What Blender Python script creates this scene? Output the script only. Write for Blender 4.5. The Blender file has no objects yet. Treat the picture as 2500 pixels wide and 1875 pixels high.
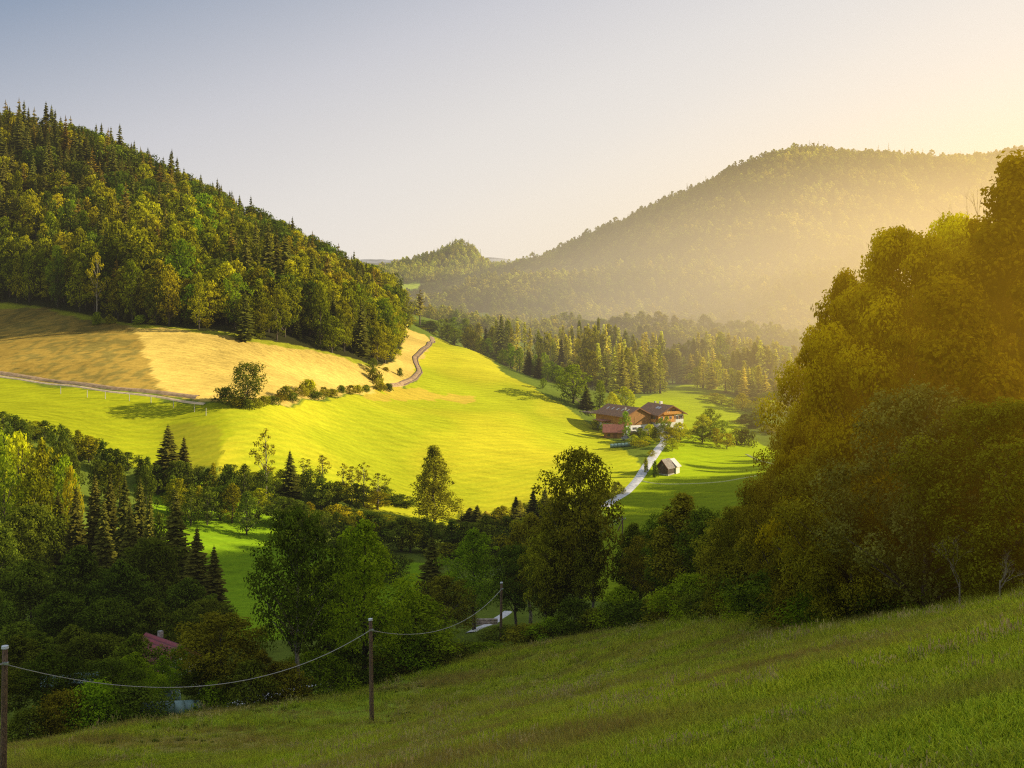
import bpy, math, random
import numpy as np
from mathutils import Vector, Matrix

random.seed(7)
RNG = np.random.default_rng(7)
SC = bpy.context.scene
COL = SC.collection

# ------------------------------------------------------------------ camera model
F = 1206.0          # focal length in pixels of the 1024 px wide frame
HV = 292.0          # image row of the horizon
SUN_AZ = math.radians(88.0)     # clockwise from the view direction (+Y)
SUN_EL = math.radians(19.0)
SDIR = np.array([math.cos(SUN_EL)*math.sin(SUN_AZ), math.cos(SUN_EL)*math.cos(SUN_AZ), math.sin(SUN_EL)])

def P(u, v, Y):
    return ((u-512.0)/F*Y, Y, -(v-HV)/F*Y)

def wy(u, Y):
    """the left flank of the valley runs away from the camera"""
    a = min(max((245-u)/245.0, 0), 1.4); b = min(max((Y-255)/60.0, 0), 1)
    return Y*(1+.14*a*b) if Y < 780 else Y
# ------------------------------------------------------------------ terrain
CP = []
def cp(*pts):
    for p in pts: CP.append(P(p[0], p[1], wy(p[0], p[2])))
def cw(*pts):
    for p in pts: CP.append(p)
plane = lambda x, y: -1.7 + 0.247*x - 0.315*y
for x, y in [(0,0),(-6,14),(6,14),(0,25),(12,28),(-10,32),(6,40),(-18,50),(18,50),(24,56),(0,55),(-23,55),(-6,70),(10,66),(30,40),(40,70),(-14,20),(14,8),(30,10)]:
    cw((x, y, plane(x, y)))
cw((0,-80,22),(-100,-80,0),(100,-80,50),(-120,0,-30),(-90,50,-33),(60,55,-2),(100,100,5),(60,150,-22),(90,210,-18),(60,250,-48),(100,300,-46),
   (-9.7,84,-30.6),(-9.7,100,-33.5))
cp((28,739,84),(111,729,88),(199,716,92),(268,696,93),(398,672,105),(509,650,118),(625,627,110),(740,614,84),(833,627,62),(900,610,56),(1024,597,48))
# yard, valley floor
cp((176,724,99),(235,712,104),(70,724,100),(157,690,138),(250,690,138),(0,752,88),(491,623,190),(503,640,140),(580,615,165),(660,618,150),(350,620,190),
   (250,600,225),(200,640,180),(230,600,225),(240,555,250),(240,520,275),(160,480,290),(200,495,290),(264,530,272),(150,458,300),(222,458,305),
   (410,562,245),(333,472,322),(400,490,335),(463,505,342),(560,500,350),(611,505,335),(660,445,410),(645,465,385),(700,465,400),(760,470,390),
   (740,510,330),(660,540,300),(600,560,270),(700,580,240),(760,600,190),(500,560,265),(440,600,220))
# big pasture and spur
cp((400,400,450),(500,420,440),(560,440,430),(590,450,425),(440,440,395),(330,430,370),(480,370,540),(440,343,630),(463,347,600),(505,375,540),
   (540,393,510),(570,412,490),(600,425,480),(620,431,472),(690,430,465),(649,429,470),(670,418,510),(700,400,560),(720,385,620),(690,385,640),(760,440,480),
   (780,450,450),(560,392,620),(480,352,720),(520,362,700),(600,388,640),(650,383,660),(760,382,700),(800,388,700),(450,325,760),(440,340,680),
   (410,322,700),(850,400,620),(900,420,560))
# left fields
cp((0,376,330),(60,385,330),(153,394,335),(222,400,345),(245,405,345),(300,400,380),(350,393,420),(398,386,470),(420,378,500),(418,365,540),
   (433,345,610),(0,345,370),(0,310,430),(80,313,425),(60,345,370),(150,360,370),(140,322,420),(230,330,430),(232,365,395),(300,345,450),
   (356,354,470),(320,375,430),(375,365,480),(390,350,540),(403,335,600),(405,322,640),(0,412,295),(60,425,295),(100,420,310),(150,430,315),
   (0,440,280),(50,520,250),(0,600,200),(0,650,150),(100,600,200),(150,560,240),(-150,340,400),(-150,420,290),(-150,550,220),(-150,700,110),(-150,800,60))
# left wooded hill
cp((0,147,600),(70,163,600),(153,208,600),(231,253,600),(296,276,610),(343,305,620),(370,317,625),(-150,90,600),(0,238,500),(150,275,500),(230,300,500),
   (300,320,520),(-150,220,500),(350,335,560))
cw((-300,800,50),(-150,800,5),(-60,800,-18),(-500,700,90),(-700,1500,60),(-500,1500,40))
# centre valley, middle hill
cp((400,318,1000),(440,322,900),(430,303,1200),(470,288,1300),(468,316,1000),(459,245,1700),(471,249,1700),(447,250,1700),(434,262,1690),(395,272,1700),(366,275,1650),(330,280,1600),(510,275,1700),
   (493,279,1700),(481,265,1700),(512,287,1700),(540,287,1750),(400,308,1450),(450,303,1450),(366,284,1550),(458,290,2300),(366,290,2300),(540,290,2300),(620,290,2300),(300,285,1800))
# right mountain
cp((500,292,1400),(523,284,1450),(565,258,1450),(648,219,1450),(741,175,1450),(785,155,1450),(815,152,1450),(866,163,1480),(907,175,1500),(972,164,1600),(1024,160,1650),
   (1150,140,1700),(1300,120,1700),(700,300,1050),(700,250,1200),(815,235,1150),(815,300,980),(950,240,1150),(950,300,950),(600,322,1050),
   (600,278,1250),(540,315,1100),(800,345,880),(1000,345,880),(560,344,820),(640,343,820),(700,342,820),(760,346,820),(660,350,880),(1150,300,900))
cw((300,2400,0),(800,2400,20),(0,2500,0),(-700,2500,0),(1300,2400,60),(1200,1500,240),(900,900,60),(700,500,40))
# wooded hill off to the right that throws the evening shadow
cw((150,-40,62),(170,0,60),(180,32,58),(180,52,44),(180,76,30),(180,130,32),(180,160,30),(180,205,28),(180,246,19),(180,272,-4),(180,310,-16),(180,340,-20),(180,410,-31),(180,455,-48),(180,540,-52),
   (320,0,50),(320,200,35),(320,350,-6),(320,470,-30),(420,100,45),(230,600,-45))

CPA = np.array(CP)
# drop near-duplicate points
keep = []
for i, p in enumerate(CPA):
    if all(np.hypot(*(CPA[j][:2]-p[:2])) > 3.0 for j in keep): keep.append(i)
CPA = CPA[keep]
CW_ = 12.0
def _phi(d2): return np.sqrt(d2 + CW_**2)
_n = len(CPA)
_A = np.zeros((_n+3, _n+3))
_d2 = ((CPA[:, None, :2]-CPA[None, :, :2])**2).sum(-1)
_A[:_n, :_n] = _phi(_d2) - np.eye(_n)*1.2
_A[:_n, _n] = 1; _A[:_n, _n+1:] = CPA[:, :2]/500.0
_A[_n:, :_n] = _A[:_n, _n:].T
_b = np.concatenate([CPA[:, 2], [0, 0, 0]])
_w = np.linalg.solve(_A, _b)

def vnoise(x, y, seed=0):
    xi = np.floor(x).astype(np.int64); yi = np.floor(y).astype(np.int64)
    xf = x-xi; yf = y-yi
    def h(a, b):
        n = (a*374761393 + b*668265263 + seed*1442695041) & 0x7fffffff
        n = ((n ^ (n >> 13))*1274126177) & 0x7fffffff
        return ((n ^ (n >> 16)) & 0xffff)/65535.0
    sx = xf*xf*(3-2*xf); sy = yf*yf*(3-2*yf)
    return (h(xi, yi)*(1-sx)+h(xi+1, yi)*sx)*(1-sy) + (h(xi, yi+1)*(1-sx)+h(xi+1, yi+1)*sx)*sy

def height(x, y):
    x = np.atleast_1d(np.asarray(x, float)); y = np.atleast_1d(np.asarray(y, float))
    out = np.zeros(x.shape)
    fx, fy, fo = x.ravel(), y.ravel(), out.ravel()
    for s in range(0, len(fx), 20000):
        a, b = fx[s:s+20000], fy[s:s+20000]
        d2 = (a[:, None]-CPA[None, :, 0])**2 + (b[:, None]-CPA[None, :, 1])**2
        fo[s:s+20000] = _phi(d2)@_w[:_n] + _w[_n] + (_w[_n+1]*a+_w[_n+2]*b)/500.0
    out = fo.reshape(x.shape)
    dist = np.hypot(x, y)
    amp = np.clip(dist/600.0, 0.0, 6.0)
    out = out + (vnoise(x/38.0, y/38.0, 1)-.5)*amp*1.1 + (vnoise(x/11.0, y/11.0, 2)-.5)*np.clip(dist/400, 0.12, 1)*0.45
    out = out + (vnoise(x/120.0, y/190.0, 5)-.5)*np.clip((y-850)/300, 0, 1)*52*np.clip(1-(y-1300)/300, 0.15, 1)
    return out
def hz(x, y): return float(height([x], [y])[0])

def hit(u, v, y0=6.0, y1=2400.0):
    """point where the sight line of the photo meets the terrain"""
    ys = np.concatenate([np.arange(y0, 200, .5), np.arange(200, 900, 1.0), np.arange(900, y1, 5.0)])
    ys = ys[ys >= y0]
    xs = (u-512.0)/F*ys; zs = -(v-HV)/F*ys
    h = height(xs, ys)
    below = np.nonzero(h >= zs)[0]
    k = below[0] if len(below) else len(ys)-1
    return (float(xs[k]), float(ys[k]), float(h[k]))

def inside(poly, x, y):
    poly = np.asarray(poly)[:, :2]
    r = np.zeros(x.shape, bool)
    j = len(poly)-1
    for i in range(len(poly)):
        xi, yi = poly[i]; xj, yj = poly[j]
        c = ((yi > y) != (yj > y)) & (x < (xj-xi)*(y-yi)/(yj-yi+1e-9)+xi)
        r ^= c; j = i
    return r

# ------------------------------------------------------------------ materials
def new_mat(name):
    m = bpy.data.materials.new(name); m.use_nodes = True
    nt = m.node_tree; nt.nodes.clear()
    out = nt.nodes.new('ShaderNodeOutputMaterial')
    return m, nt, out
def N(nt, t, **kw):
    n = nt.nodes.new(t)
    for k, v in kw.items():
        if k in n.inputs: n.inputs[k].default_value = v
        else: setattr(n, k, v)
    return n
def mixc(nt, fac, a, b, mode='MIX'):
    n = nt.nodes.new('ShaderNodeMix'); n.data_type = 'RGBA'; n.blend_type = mode
    for sock, val in ((n.inputs[0], fac), (n.inputs[6], a), (n.inputs[7], b)):
        if isinstance(val, (int, float)): sock.default_value = val
        elif isinstance(val, tuple): sock.default_value = val if len(val) == 4 else (*val, 1)
        else: nt.links.new(val, sock)
    return n.outputs[2]
def ramp(nt, src, p0, p1, c0=(0,0,0,1), c1=(1,1,1,1)):
    r = nt.nodes.new('ShaderNodeValToRGB')
    r.color_ramp.elements[0].position = p0; r.color_ramp.elements[1].position = p1
    r.color_ramp.elements[0].color = c0; r.color_ramp.elements[1].color = c1
    nt.links.new(src, r.inputs[0]); return r.outputs[0]

def leaf_mat(name, dark, light, hi=None, trans=0.35, top=None):
    """leaf colour: per-leaf and per-clump variation, per-tree variation, translucent blades"""
    m, nt, out = new_mat(name); L = nt.links.new
    at = N(nt, 'ShaderNodeAttribute', attribute_name='tone')
    oi = N(nt, 'ShaderNodeObjectInfo')
    c = mixc(nt, at.outputs['Fac'], dark, light)
    hs = N(nt, 'ShaderNodeHueSaturation')
    mr = N(nt, 'ShaderNodeMapRange'); mr.inputs[3].default_value = 0.484; mr.inputs[4].default_value = 0.520
    L(oi.outputs['Random'], mr.inputs[0]); L(mr.outputs[0], hs.inputs['Hue'])
    mv = N(nt, 'ShaderNodeMapRange'); mv.inputs[3].default_value = 0.72; mv.inputs[4].default_value = 1.28
    ml = N(nt, 'ShaderNodeMath', operation='MULTIPLY'); ml.inputs[1].default_value = 7.31
    fr = N(nt, 'ShaderNodeMath', operation='FRACT')
    L(oi.outputs['Random'], ml.inputs[0]); L(ml.outputs[0], fr.inputs[0]); L(fr.outputs[0], mv.inputs[0])
    L(mv.outputs[0], hs.inputs['Value']); L(c, hs.inputs['Color'])
    d = N(nt, 'ShaderNodeBsdfDiffuse'); t = N(nt, 'ShaderNodeBsdfTranslucent')
    mx = N(nt, 'ShaderNodeMixShader'); mx.inputs[0].default_value = trans
    L(hs.outputs[0], d.inputs[0])
    tc = mixc(nt, 1.0, hs.outputs[0], (1.25, 1.25, 0.55), 'MULTIPLY')
    L(tc, t.inputs[0]); L(d.outputs[0], mx.inputs[1]); L(t.outputs[0], mx.inputs[2]); L(mx.outputs[0], out.inputs[0])
    return m

def bark_mat(name, a, b, sc=3.0):
    m, nt, out = new_mat(name); L = nt.links.new
    tc = N(nt, 'ShaderNodeTexCoord'); mp = N(nt, 'ShaderNodeMapping'); mp.inputs['Scale'].default_value = (sc, sc, sc*.25)
    no = N(nt, 'ShaderNodeTexNoise', Scale=4.0, Detail=6.0)
    L(tc.outputs['Object'], mp.inputs[0]); L(mp.outputs[0], no.inputs['Vector'])
    c = ramp(nt, no.outputs['Fac'], .38, .62, (*a, 1), (*b, 1))
    bs = N(nt, 'ShaderNodeBsdfPrincipled', Roughness=0.9)
    bp = N(nt, 'ShaderNodeBump', Strength=0.6, Distance=0.05)
    L(no.outputs['Fac'], bp.inputs['Height']); L(bp.outputs[0], bs.inputs['Normal'])
    L(c, bs.inputs['Base Color']); L(bs.outputs[0], out.inputs[0]); return m

def ground_mat(name, big=30.0, small=1.2, contrast=0.35, upright=0.8, streak=None, dry=None, bump=0.4, fine=4.0, mow=None):
    """grass/soil; 'col' holds the field colours and painted shadow mottles; upright grass blades catch a low sun, so the
    shading normal leans toward the horizontal of the light"""
    m, nt, out = new_mat(name); L = nt.links.new
    geo = N(nt, 'ShaderNodeNewGeometry')
    at = N(nt, 'ShaderNodeVertexColor', layer_name='col')
    mp = N(nt, 'ShaderNodeMapping')
    if streak: mp.inputs['Scale'].default_value = (streak[0], streak[1], 1.0); mp.inputs['Rotation'].default_value = (0, 0, streak[2])
    L(geo.outputs['Position'], mp.inputs[0])
    n1 = N(nt, 'ShaderNodeTexNoise', Scale=1.0/big, Detail=4.0); L(geo.outputs['Position'], n1.inputs['Vector'])
    n2 = N(nt, 'ShaderNodeTexNoise', Scale=1.0/small, Detail=5.0, Roughness=0.65); L(mp.outputs[0], n2.inputs['Vector'])
    n3 = N(nt, 'ShaderNodeTexNoise', Scale=fine, Detail=3.0); L(geo.outputs['Position'], n3.inputs['Vector'])
    a1 = N(nt, 'ShaderNodeMath', operation='ADD'); L(n1.outputs['Fac'], a1.inputs[0]); L(n2.outputs['Fac'], a1.inputs[1])
    a2 = N(nt, 'ShaderNodeMath', operation='MULTIPLY_ADD'); L(n3.outputs['Fac'], a2.inputs[0]); a2.inputs[1].default_value = .6; L(a1.outputs[0], a2.inputs[2])
    mr = N(nt, 'ShaderNodeMapRange'); mr.inputs[1].default_value = .85; mr.inputs[2].default_value = 1.75
    mr.inputs[3].default_value = 1-contrast; mr.inputs[4].default_value = 1+contrast
    L(a2.outputs[0], mr.inputs[0])
    cb = N(nt, 'ShaderNodeCombineColor'); 
    for i in range(3): L(mr.outputs[0], cb.inputs[i])
    c = mixc(nt, 1.0, at.outputs['Color'], cb.outputs[0], 'MULTIPLY')
    if dry:
        f = ramp(nt, n2.outputs['Fac'], .5, .66)
        f1 = ramp(nt, n1.outputs['Fac'], .42, .6)
        mm = N(nt, 'ShaderNodeMath', operation='MULTIPLY'); L(f, mm.inputs[0]); L(f1, mm.inputs[1])
        c = mixc(nt, mm.outputs[0], c, (*dry, 1))
    if mow:
        mp2 = N(nt, 'ShaderNodeMapping'); mp2.inputs['Rotation'].default_value = (0, 0, mow[1]); L(geo.outputs['Position'], mp2.inputs[0])
        wv = N(nt, 'ShaderNodeTexWave', Scale=mow[0], Distortion=5.0, Detail=2.0); wv.inputs['Detail Scale'].default_value = .35; L(mp2.outputs[0], wv.inputs['Vector'])
        c = mixc(nt, 1.0, c, ramp(nt, wv.outputs['Fac'], .1, .9, (.93, .955, .93, 1), (1.04, 1.02, 1, 1)), 'MULTIPLY')
    # normal
    nz = N(nt, 'ShaderNodeVectorMath', operation='ADD')
    bp = N(nt, 'ShaderNodeBump', Strength=bump, Distance=0.5); L(a2.outputs[0], bp.inputs['Height'])
    L(bp.outputs[0], nz.inputs[0]); nz.inputs[1].default_value = (math.sin(SUN_AZ)*upright, math.cos(SUN_AZ)*upright, 0)
    nn = N(nt, 'ShaderNodeVectorMath', operation='NORMALIZE'); L(nz.outputs[0], nn.inputs[0])
    d = N(nt, 'ShaderNodeBsdfDiffuse'); L(c, d.inputs[0]); L(nn.outputs[0], d.inputs['Normal'])
    L(d.outputs[0], out.inputs[0]); return m

def plain(name, col, rough=.7, noise=.15, scale=6.0, metal=0.0, stripes=None, bump=.2):
    m, nt, out = new_mat(name); L = nt.links.new
    tc = N(nt, 'ShaderNodeTexCoord')
    no = N(nt, 'ShaderNodeTexNoise', Scale=scale, Detail=5.0)
    L(tc.outputs['Object'], no.inputs['Vector'])
    k = tuple(max(0, c*(1-noise)) for c in col); h = tuple(min(1, c*(1+noise)) for c in col)
    c = ramp(nt, no.outputs['Fac'], .35, .65, (*k, 1), (*h, 1))
    bs = N(nt, 'ShaderNodeBsdfPrincipled', Roughness=rough, Metallic=metal)
    if stripes:
        w = N(nt, 'ShaderNodeTexWave', Scale=stripes[0], Distortion=.6); w.bands_direction = stripes[1]
        L(tc.outputs['Object'], w.inputs['Vector'])
        f = ramp(nt, w.outputs['Fac'], .0, .35)
        c = mixc(nt, f, tuple(x*.45 for x in col), c)
        bp = N(nt, 'ShaderNodeBump', Strength=.5, Distance=.04); L(w.outputs['Fac'], bp.inputs['Height']); L(bp.outputs[0], bs.inputs['Normal'])
    else:
        bp = N(nt, 'ShaderNodeBump', Strength=bump, Distance=.03); L(no.outputs['Fac'], bp.inputs['Height']); L(bp.outputs[0], bs.inputs['Normal'])
    L(c, bs.inputs['Base Color']); L(bs.outputs[0], out.inputs[0]); return m

M = {}
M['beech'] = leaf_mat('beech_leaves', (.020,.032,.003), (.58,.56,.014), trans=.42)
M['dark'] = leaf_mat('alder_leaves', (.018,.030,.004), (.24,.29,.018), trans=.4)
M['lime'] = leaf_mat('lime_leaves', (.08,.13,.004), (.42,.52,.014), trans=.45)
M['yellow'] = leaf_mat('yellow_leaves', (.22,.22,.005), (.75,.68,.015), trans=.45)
M['gold'] = leaf_mat('golden_leaves', (.06,.055,.002), (.97,.80,.012), trans=.5)  # warm glow painted into the leaf colour
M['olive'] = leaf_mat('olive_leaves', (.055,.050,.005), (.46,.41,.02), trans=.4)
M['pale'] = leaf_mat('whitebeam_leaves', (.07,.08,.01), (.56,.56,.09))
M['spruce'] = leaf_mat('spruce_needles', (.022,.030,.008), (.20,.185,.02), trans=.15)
M['spruce_warm'] = leaf_mat('spruce_needles_warm', (.17,.15,.015), (.98,.88,.11), trans=.45)  # bright copy of the spruce needles, sunlight painted into the colour
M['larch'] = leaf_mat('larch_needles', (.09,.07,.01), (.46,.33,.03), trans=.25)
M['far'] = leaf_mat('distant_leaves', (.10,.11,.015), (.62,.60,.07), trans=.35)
M['bark'] = bark_mat('bark', (.05,.038,.025), (.13,.10,.07))
M['palebark'] = bark_mat('pale_bark', (.16,.13,.09), (.34,.29,.21))
M['grass'] = leaf_mat('grass_blades', (.11,.16,.012), (.74,.78,.06), trans=.45)

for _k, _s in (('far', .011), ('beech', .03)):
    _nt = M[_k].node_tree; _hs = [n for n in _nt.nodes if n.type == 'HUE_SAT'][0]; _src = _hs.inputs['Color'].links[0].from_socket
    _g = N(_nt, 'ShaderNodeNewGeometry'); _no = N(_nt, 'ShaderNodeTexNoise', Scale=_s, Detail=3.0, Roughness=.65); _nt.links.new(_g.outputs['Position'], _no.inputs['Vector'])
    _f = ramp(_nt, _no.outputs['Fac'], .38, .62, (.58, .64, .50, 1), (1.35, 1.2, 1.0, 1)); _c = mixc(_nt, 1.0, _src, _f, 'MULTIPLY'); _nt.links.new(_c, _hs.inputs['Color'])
_nt = M['grass'].node_tree
_hs = [n for n in _nt.nodes if n.type == 'HUE_SAT'][0]; _src = _hs.inputs['Color'].links[0].from_socket
_g = N(_nt, 'ShaderNodeNewGeometry'); _mp = N(_nt, 'ShaderNodeMapping'); _mp.inputs['Scale'].default_value = (.10, .26, .1); _mp.inputs['Rotation'].default_value = (0, 0, .5)
_no = N(_nt, 'ShaderNodeTexNoise', Scale=1.0, Detail=4.0, Roughness=.6); _nt.links.new(_g.outputs['Position'], _mp.inputs[0]); _nt.links.new(_mp.outputs[0], _no.inputs['Vector'])
_f = ramp(_nt, _no.outputs['Fac'], .44, .62)
_c = mixc(_nt, _f, _src, (.40, .31, .09, 1)); _nt.links.new(_c, _hs.inputs['Color'])
# ------------------------------------------------------------------ object helpers
def tag(o, label=None, cat=None, group=None, kind=None):
    if label: o['label'] = label
    if cat: o['category'] = cat
    if group: o['group'] = group
    if kind: o['kind'] = kind
    return o
def mesh_np(name, verts, faces_flat, fsize, mats, mat_idx=None, tone=None, smooth=False):
    me = bpy.data.meshes.new(name)
    nv = len(verts); nf = len(faces_flat)//fsize
    me.vertices.add(nv); me.vertices.foreach_set('co', np.asarray(verts, np.float32).ravel())
    me.loops.add(nf*fsize); me.loops.foreach_set('vertex_index', np.asarray(faces_flat, np.int32).ravel())
    me.polygons.add(nf)
    me.polygons.foreach_set('loop_start', np.arange(0, nf*fsize, fsize, dtype=np.int32))
    me.polygons.foreach_set('loop_total', np.full(nf, fsize, np.int32))
    for m in mats: me.materials.append(m)
    if mat_idx is not None: me.polygons.foreach_set('material_index', np.asarray(mat_idx, np.int32))
    if tone is not None:
        a = me.attributes.new('tone', 'FLOAT', 'FACE'); a.data.foreach_set('value', np.asarray(tone, np.float32))
    if smooth: me.polygons.foreach_set('use_smooth', np.ones(nf, bool))
    me.update(calc_edges=True); return me
def obj(name, me, parent=None):
    o = bpy.data.objects.new(name, me); COL.objects.link(o)
    if parent: o.parent = parent
    return o
def empty(name, loc=(0,0,0), rz=0.0):
    o = bpy.data.objects.new(name, None); COL.objects.link(o); o.location = loc; o.rotation_euler = (0, 0, rz)
    o.empty_display_size = .5
    return o

class MB:
    """collects boxes / prisms / tubes for one mesh"""
    def __init__(s): s.v = []; s.f = []
    def add(s, vs, fs):
        b = len(s.v); s.v += [tuple(v) for v in vs]; s.f += [tuple(i+b for i in f) for f in fs]; return s
    def box(s, x0, x1, y0, y1, z0, z1):
        return s.add([(x0,y0,z0),(x1,y0,z0),(x1,y1,z0),(x0,y1,z0),(x0,y0,z1),(x1,y0,z1),(x1,y1,z1),(x0,y1,z1)],
                     [(0,3,2,1),(4,5,6,7),(0,1,5,4),(1,2,6,5),(2,3,7,6),(3,0,4,7)])
    def prism(s, poly, y0, y1):      # polygon in x,z extruded along y
        n = len(poly)
        vs = [(x, y0, z) for x, z in poly] + [(x, y1, z) for x, z in poly]
        fs = [tuple(range(n)), tuple(range(2*n-1, n-1, -1))] + [(i, i+n, (i+1) % n+n, (i+1) % n) for i in range(n)]
        return s.add(vs, fs)
    def tube(s, pts, rads, n=6):
        pts = [Vector(p) for p in pts]; rings = []
        for i, p in enumerate(pts):
            d = (pts[min(i+1, len(pts)-1)]-pts[max(i-1, 0)]).normalized()
            a = d.cross(Vector((0, 0, 1))) if abs(d.z) < .95 else d.cross(Vector((1, 0, 0)))
            a.normalize(); b = d.cross(a)
            rings.append([p+(a*math.cos(t)+b*math.sin(t))*rads[i] for t in [2*math.pi*k/n for k in range(n)]])
        vs = [v for r in rings for v in r]; fs = []
        for i in range(len(pts)-1):
            for k in range(n):
                fs.append((i*n+k, i*n+(k+1) % n, (i+1)*n+(k+1) % n, (i+1)*n+k))
        fs.append(tuple(range(n-1, -1, -1))); fs.append(tuple((len(pts)-1)*n+k for k in range(n)))
        return s.add(vs, fs)
    def mesh(s, name, mat, smooth=False, bevel=0):
        me = bpy.data.meshes.new(name); me.from_pydata(s.v, [], s.f); me.materials.append(mat)
        if smooth: me.polygons.foreach_set('use_smooth', np.ones(len(me.polygons), bool))
        me.update(); return me
    def build(s, name, mat, parent=None, smooth=False, bevel=0.0):
        o = obj(name, s.mesh(name, mat, smooth), parent)
        if bevel:
            md = o.modifiers.new('bevel', 'BEVEL'); md.width = bevel; md.segments = 2; md.limit_method = 'ANGLE'
        return o

# ------------------------------------------------------------------ ground sheets
def px_poly(pts, y0=6.0): return [hit(u, v, y0) for u, v in pts]
EDGE_FOREST = [(-140,296),(0,303),(50,308),(97,318),(150,325),(200,331),(260,340),(300,346),(340,356),(372,366),(392,362),(402,345),(404,328)]
forest_edge = px_poly(EDGE_FOREST)
HILL_POLY = [(-460,forest_edge[0][1])] + [p[:2] for p in forest_edge] + [(-62,660),(-75,830),(-460,830)]
DRY_POLY = px_poly([(-140,372),(0,376),(60,385),(153,394),(222,402),(245,406),(300,402),(350,395),(398,387),(416,378),(414,366),(425,352),(433,341),(425,335),(410,331)]) + [(-58,650,0)] + [(p[0],p[1]+4,0) for p in reversed(forest_edge)]
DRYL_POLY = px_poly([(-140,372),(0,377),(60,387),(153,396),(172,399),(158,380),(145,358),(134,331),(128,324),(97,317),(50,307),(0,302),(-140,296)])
LOW_POLY = px_poly([(-140,376),(0,379),(60,388),(153,397),(222,405),(230,432),(222,462),(150,470),(100,455),(40,430),(-140,400)])
MEAD_POLY = px_poly([(222,406),(245,408),(300,404),(350,397),(398,389),(417,380),(414,366),(425,352),(434,338),(470,348),(505,374),(540,392),(572,411),(603,432),(640,470),(611,505),(560,525),(463,528),(333,500),(222,475),(230,432)])
STRIP_POLY = px_poly([(330,380),(398,386),(430,388),(480,398),(465,404),(420,399),(370,400)])
WEDGE_POLY = px_poly([(160,428),(215,425),(225,455),(222,468),(165,462)])
FIELD2_POLY = px_poly([(140,470),(200,482),(262,512),(300,545),(430,565),(430,610),(320,640),(200,640),(150,560)], 150)
HUT_POLY = px_poly([(640,470),(680,436),(700,425),(740,430),(800,455),(820,520),(780,600),(700,600),(590,600),(560,560),(611,505)], 140)
BACK_POLY = px_poly([(590,410),(640,398),(690,384),(740,384),(730,400),(745,428),(700,432),(610,436)])
CPATCH = [[P(366,270,1600)[:2],P(420,270,1600)[:2],P(420,290,1500)[:2],P(330,300,1450)[:2],P(330,270,1800)[:2]],
          [P(466,322,930)[:2],P(492,322,930)[:2],P(492,306,1060)[:2],P(466,306,1060)[:2]],
          [P(500,266,1650)[:2],P(530,266,1650)[:2],P(545,270,1760)[:2],P(500,270,1760)[:2]],
          [P(560,330,900)[:2],P(600,330,880)[:2],P(700,330,980)[:2],P(600,330,1000)[:2]]]

ys = []
y = -110.0
while y < 2700:
    ys.append(y)
    y += 5 if y < -4 else .9 if y < 130 else 1.35 if y < 700 else 1.35+(y-700)*.014
ys = np.array(ys)
NCOL = 560
s = np.linspace(-1, 1, NCOL)
KS = 2.1
prof = np.sinh(KS*s)/np.sinh(KS)
W = np.maximum(430.0, .66*ys)
GX = W[:, None]*prof[None, :]
GY = np.repeat(ys[:, None], NCOL, 1)
GZ = height(GX, GY)
VN = vnoise(GX/26.0, GY/26.0, 11); VN2 = vnoise(GX/7.0, GY/7.0, 12)
# jitter so that field borders are not ruled lines
JX = GX+(vnoise(GX/5, GY/5, 21)-.5)*3; JY = GY+(vnoise(GX/5, GY/5, 22)-.5)*5
C = np.zeros(GX.shape+(4,), np.float32); C[..., 3] = 1
def paint(mask, col): C[mask, 0] = col[0]; C[mask, 1] = col[1]; C[mask, 2] = col[2]
R = np.zeros(GX.shape, np.int32)        # region index
allm = np.ones(GX.shape, bool)
paint(allm, (.13,.17,.02))
m_ = GY > 780; paint(m_, (.07,.08,.02)); R[m_] = 5
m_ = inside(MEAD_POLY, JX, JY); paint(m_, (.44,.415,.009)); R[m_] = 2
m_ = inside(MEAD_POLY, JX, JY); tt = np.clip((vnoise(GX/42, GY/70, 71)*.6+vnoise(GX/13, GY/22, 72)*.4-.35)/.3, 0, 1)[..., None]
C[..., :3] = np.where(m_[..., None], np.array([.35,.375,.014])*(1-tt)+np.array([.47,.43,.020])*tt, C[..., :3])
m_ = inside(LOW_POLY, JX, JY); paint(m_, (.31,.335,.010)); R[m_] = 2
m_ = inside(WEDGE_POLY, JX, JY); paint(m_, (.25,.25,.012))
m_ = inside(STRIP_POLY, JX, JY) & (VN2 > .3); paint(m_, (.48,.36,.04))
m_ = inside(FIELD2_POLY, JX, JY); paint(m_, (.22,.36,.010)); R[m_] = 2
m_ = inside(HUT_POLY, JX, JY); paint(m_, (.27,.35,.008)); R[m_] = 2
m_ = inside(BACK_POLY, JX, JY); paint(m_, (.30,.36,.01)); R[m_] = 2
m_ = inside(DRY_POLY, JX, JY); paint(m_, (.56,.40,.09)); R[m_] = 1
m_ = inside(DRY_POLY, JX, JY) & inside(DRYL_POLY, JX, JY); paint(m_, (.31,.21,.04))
m_ = m_ & (vnoise(JX/14, JY/22, 61)*.25+vnoise(GX/1.5, GY/3, 62)*.75 > .56); paint(m_, (.20,.155,.035))  # dappled shadow painted as dark mottles on the dry field
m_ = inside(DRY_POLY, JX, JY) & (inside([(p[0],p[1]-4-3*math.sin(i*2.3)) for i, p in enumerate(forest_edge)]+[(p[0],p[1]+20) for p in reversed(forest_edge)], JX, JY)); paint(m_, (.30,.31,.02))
m_ = inside(HILL_POLY, GX, GY); paint(m_, (.035,.035,.010)); R[m_] = 3
for q in CPATCH:
    m_ = inside(q, GX, GY); paint(m_, (.30,.38,.03))
m_ = (GY < 118) & (GX > -.46*np.maximum(GY, 0)-12) & (GX < 60) & (GZ > -36.5); paint(m_, (.33,.45,.035)); R[m_] = 4
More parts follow.
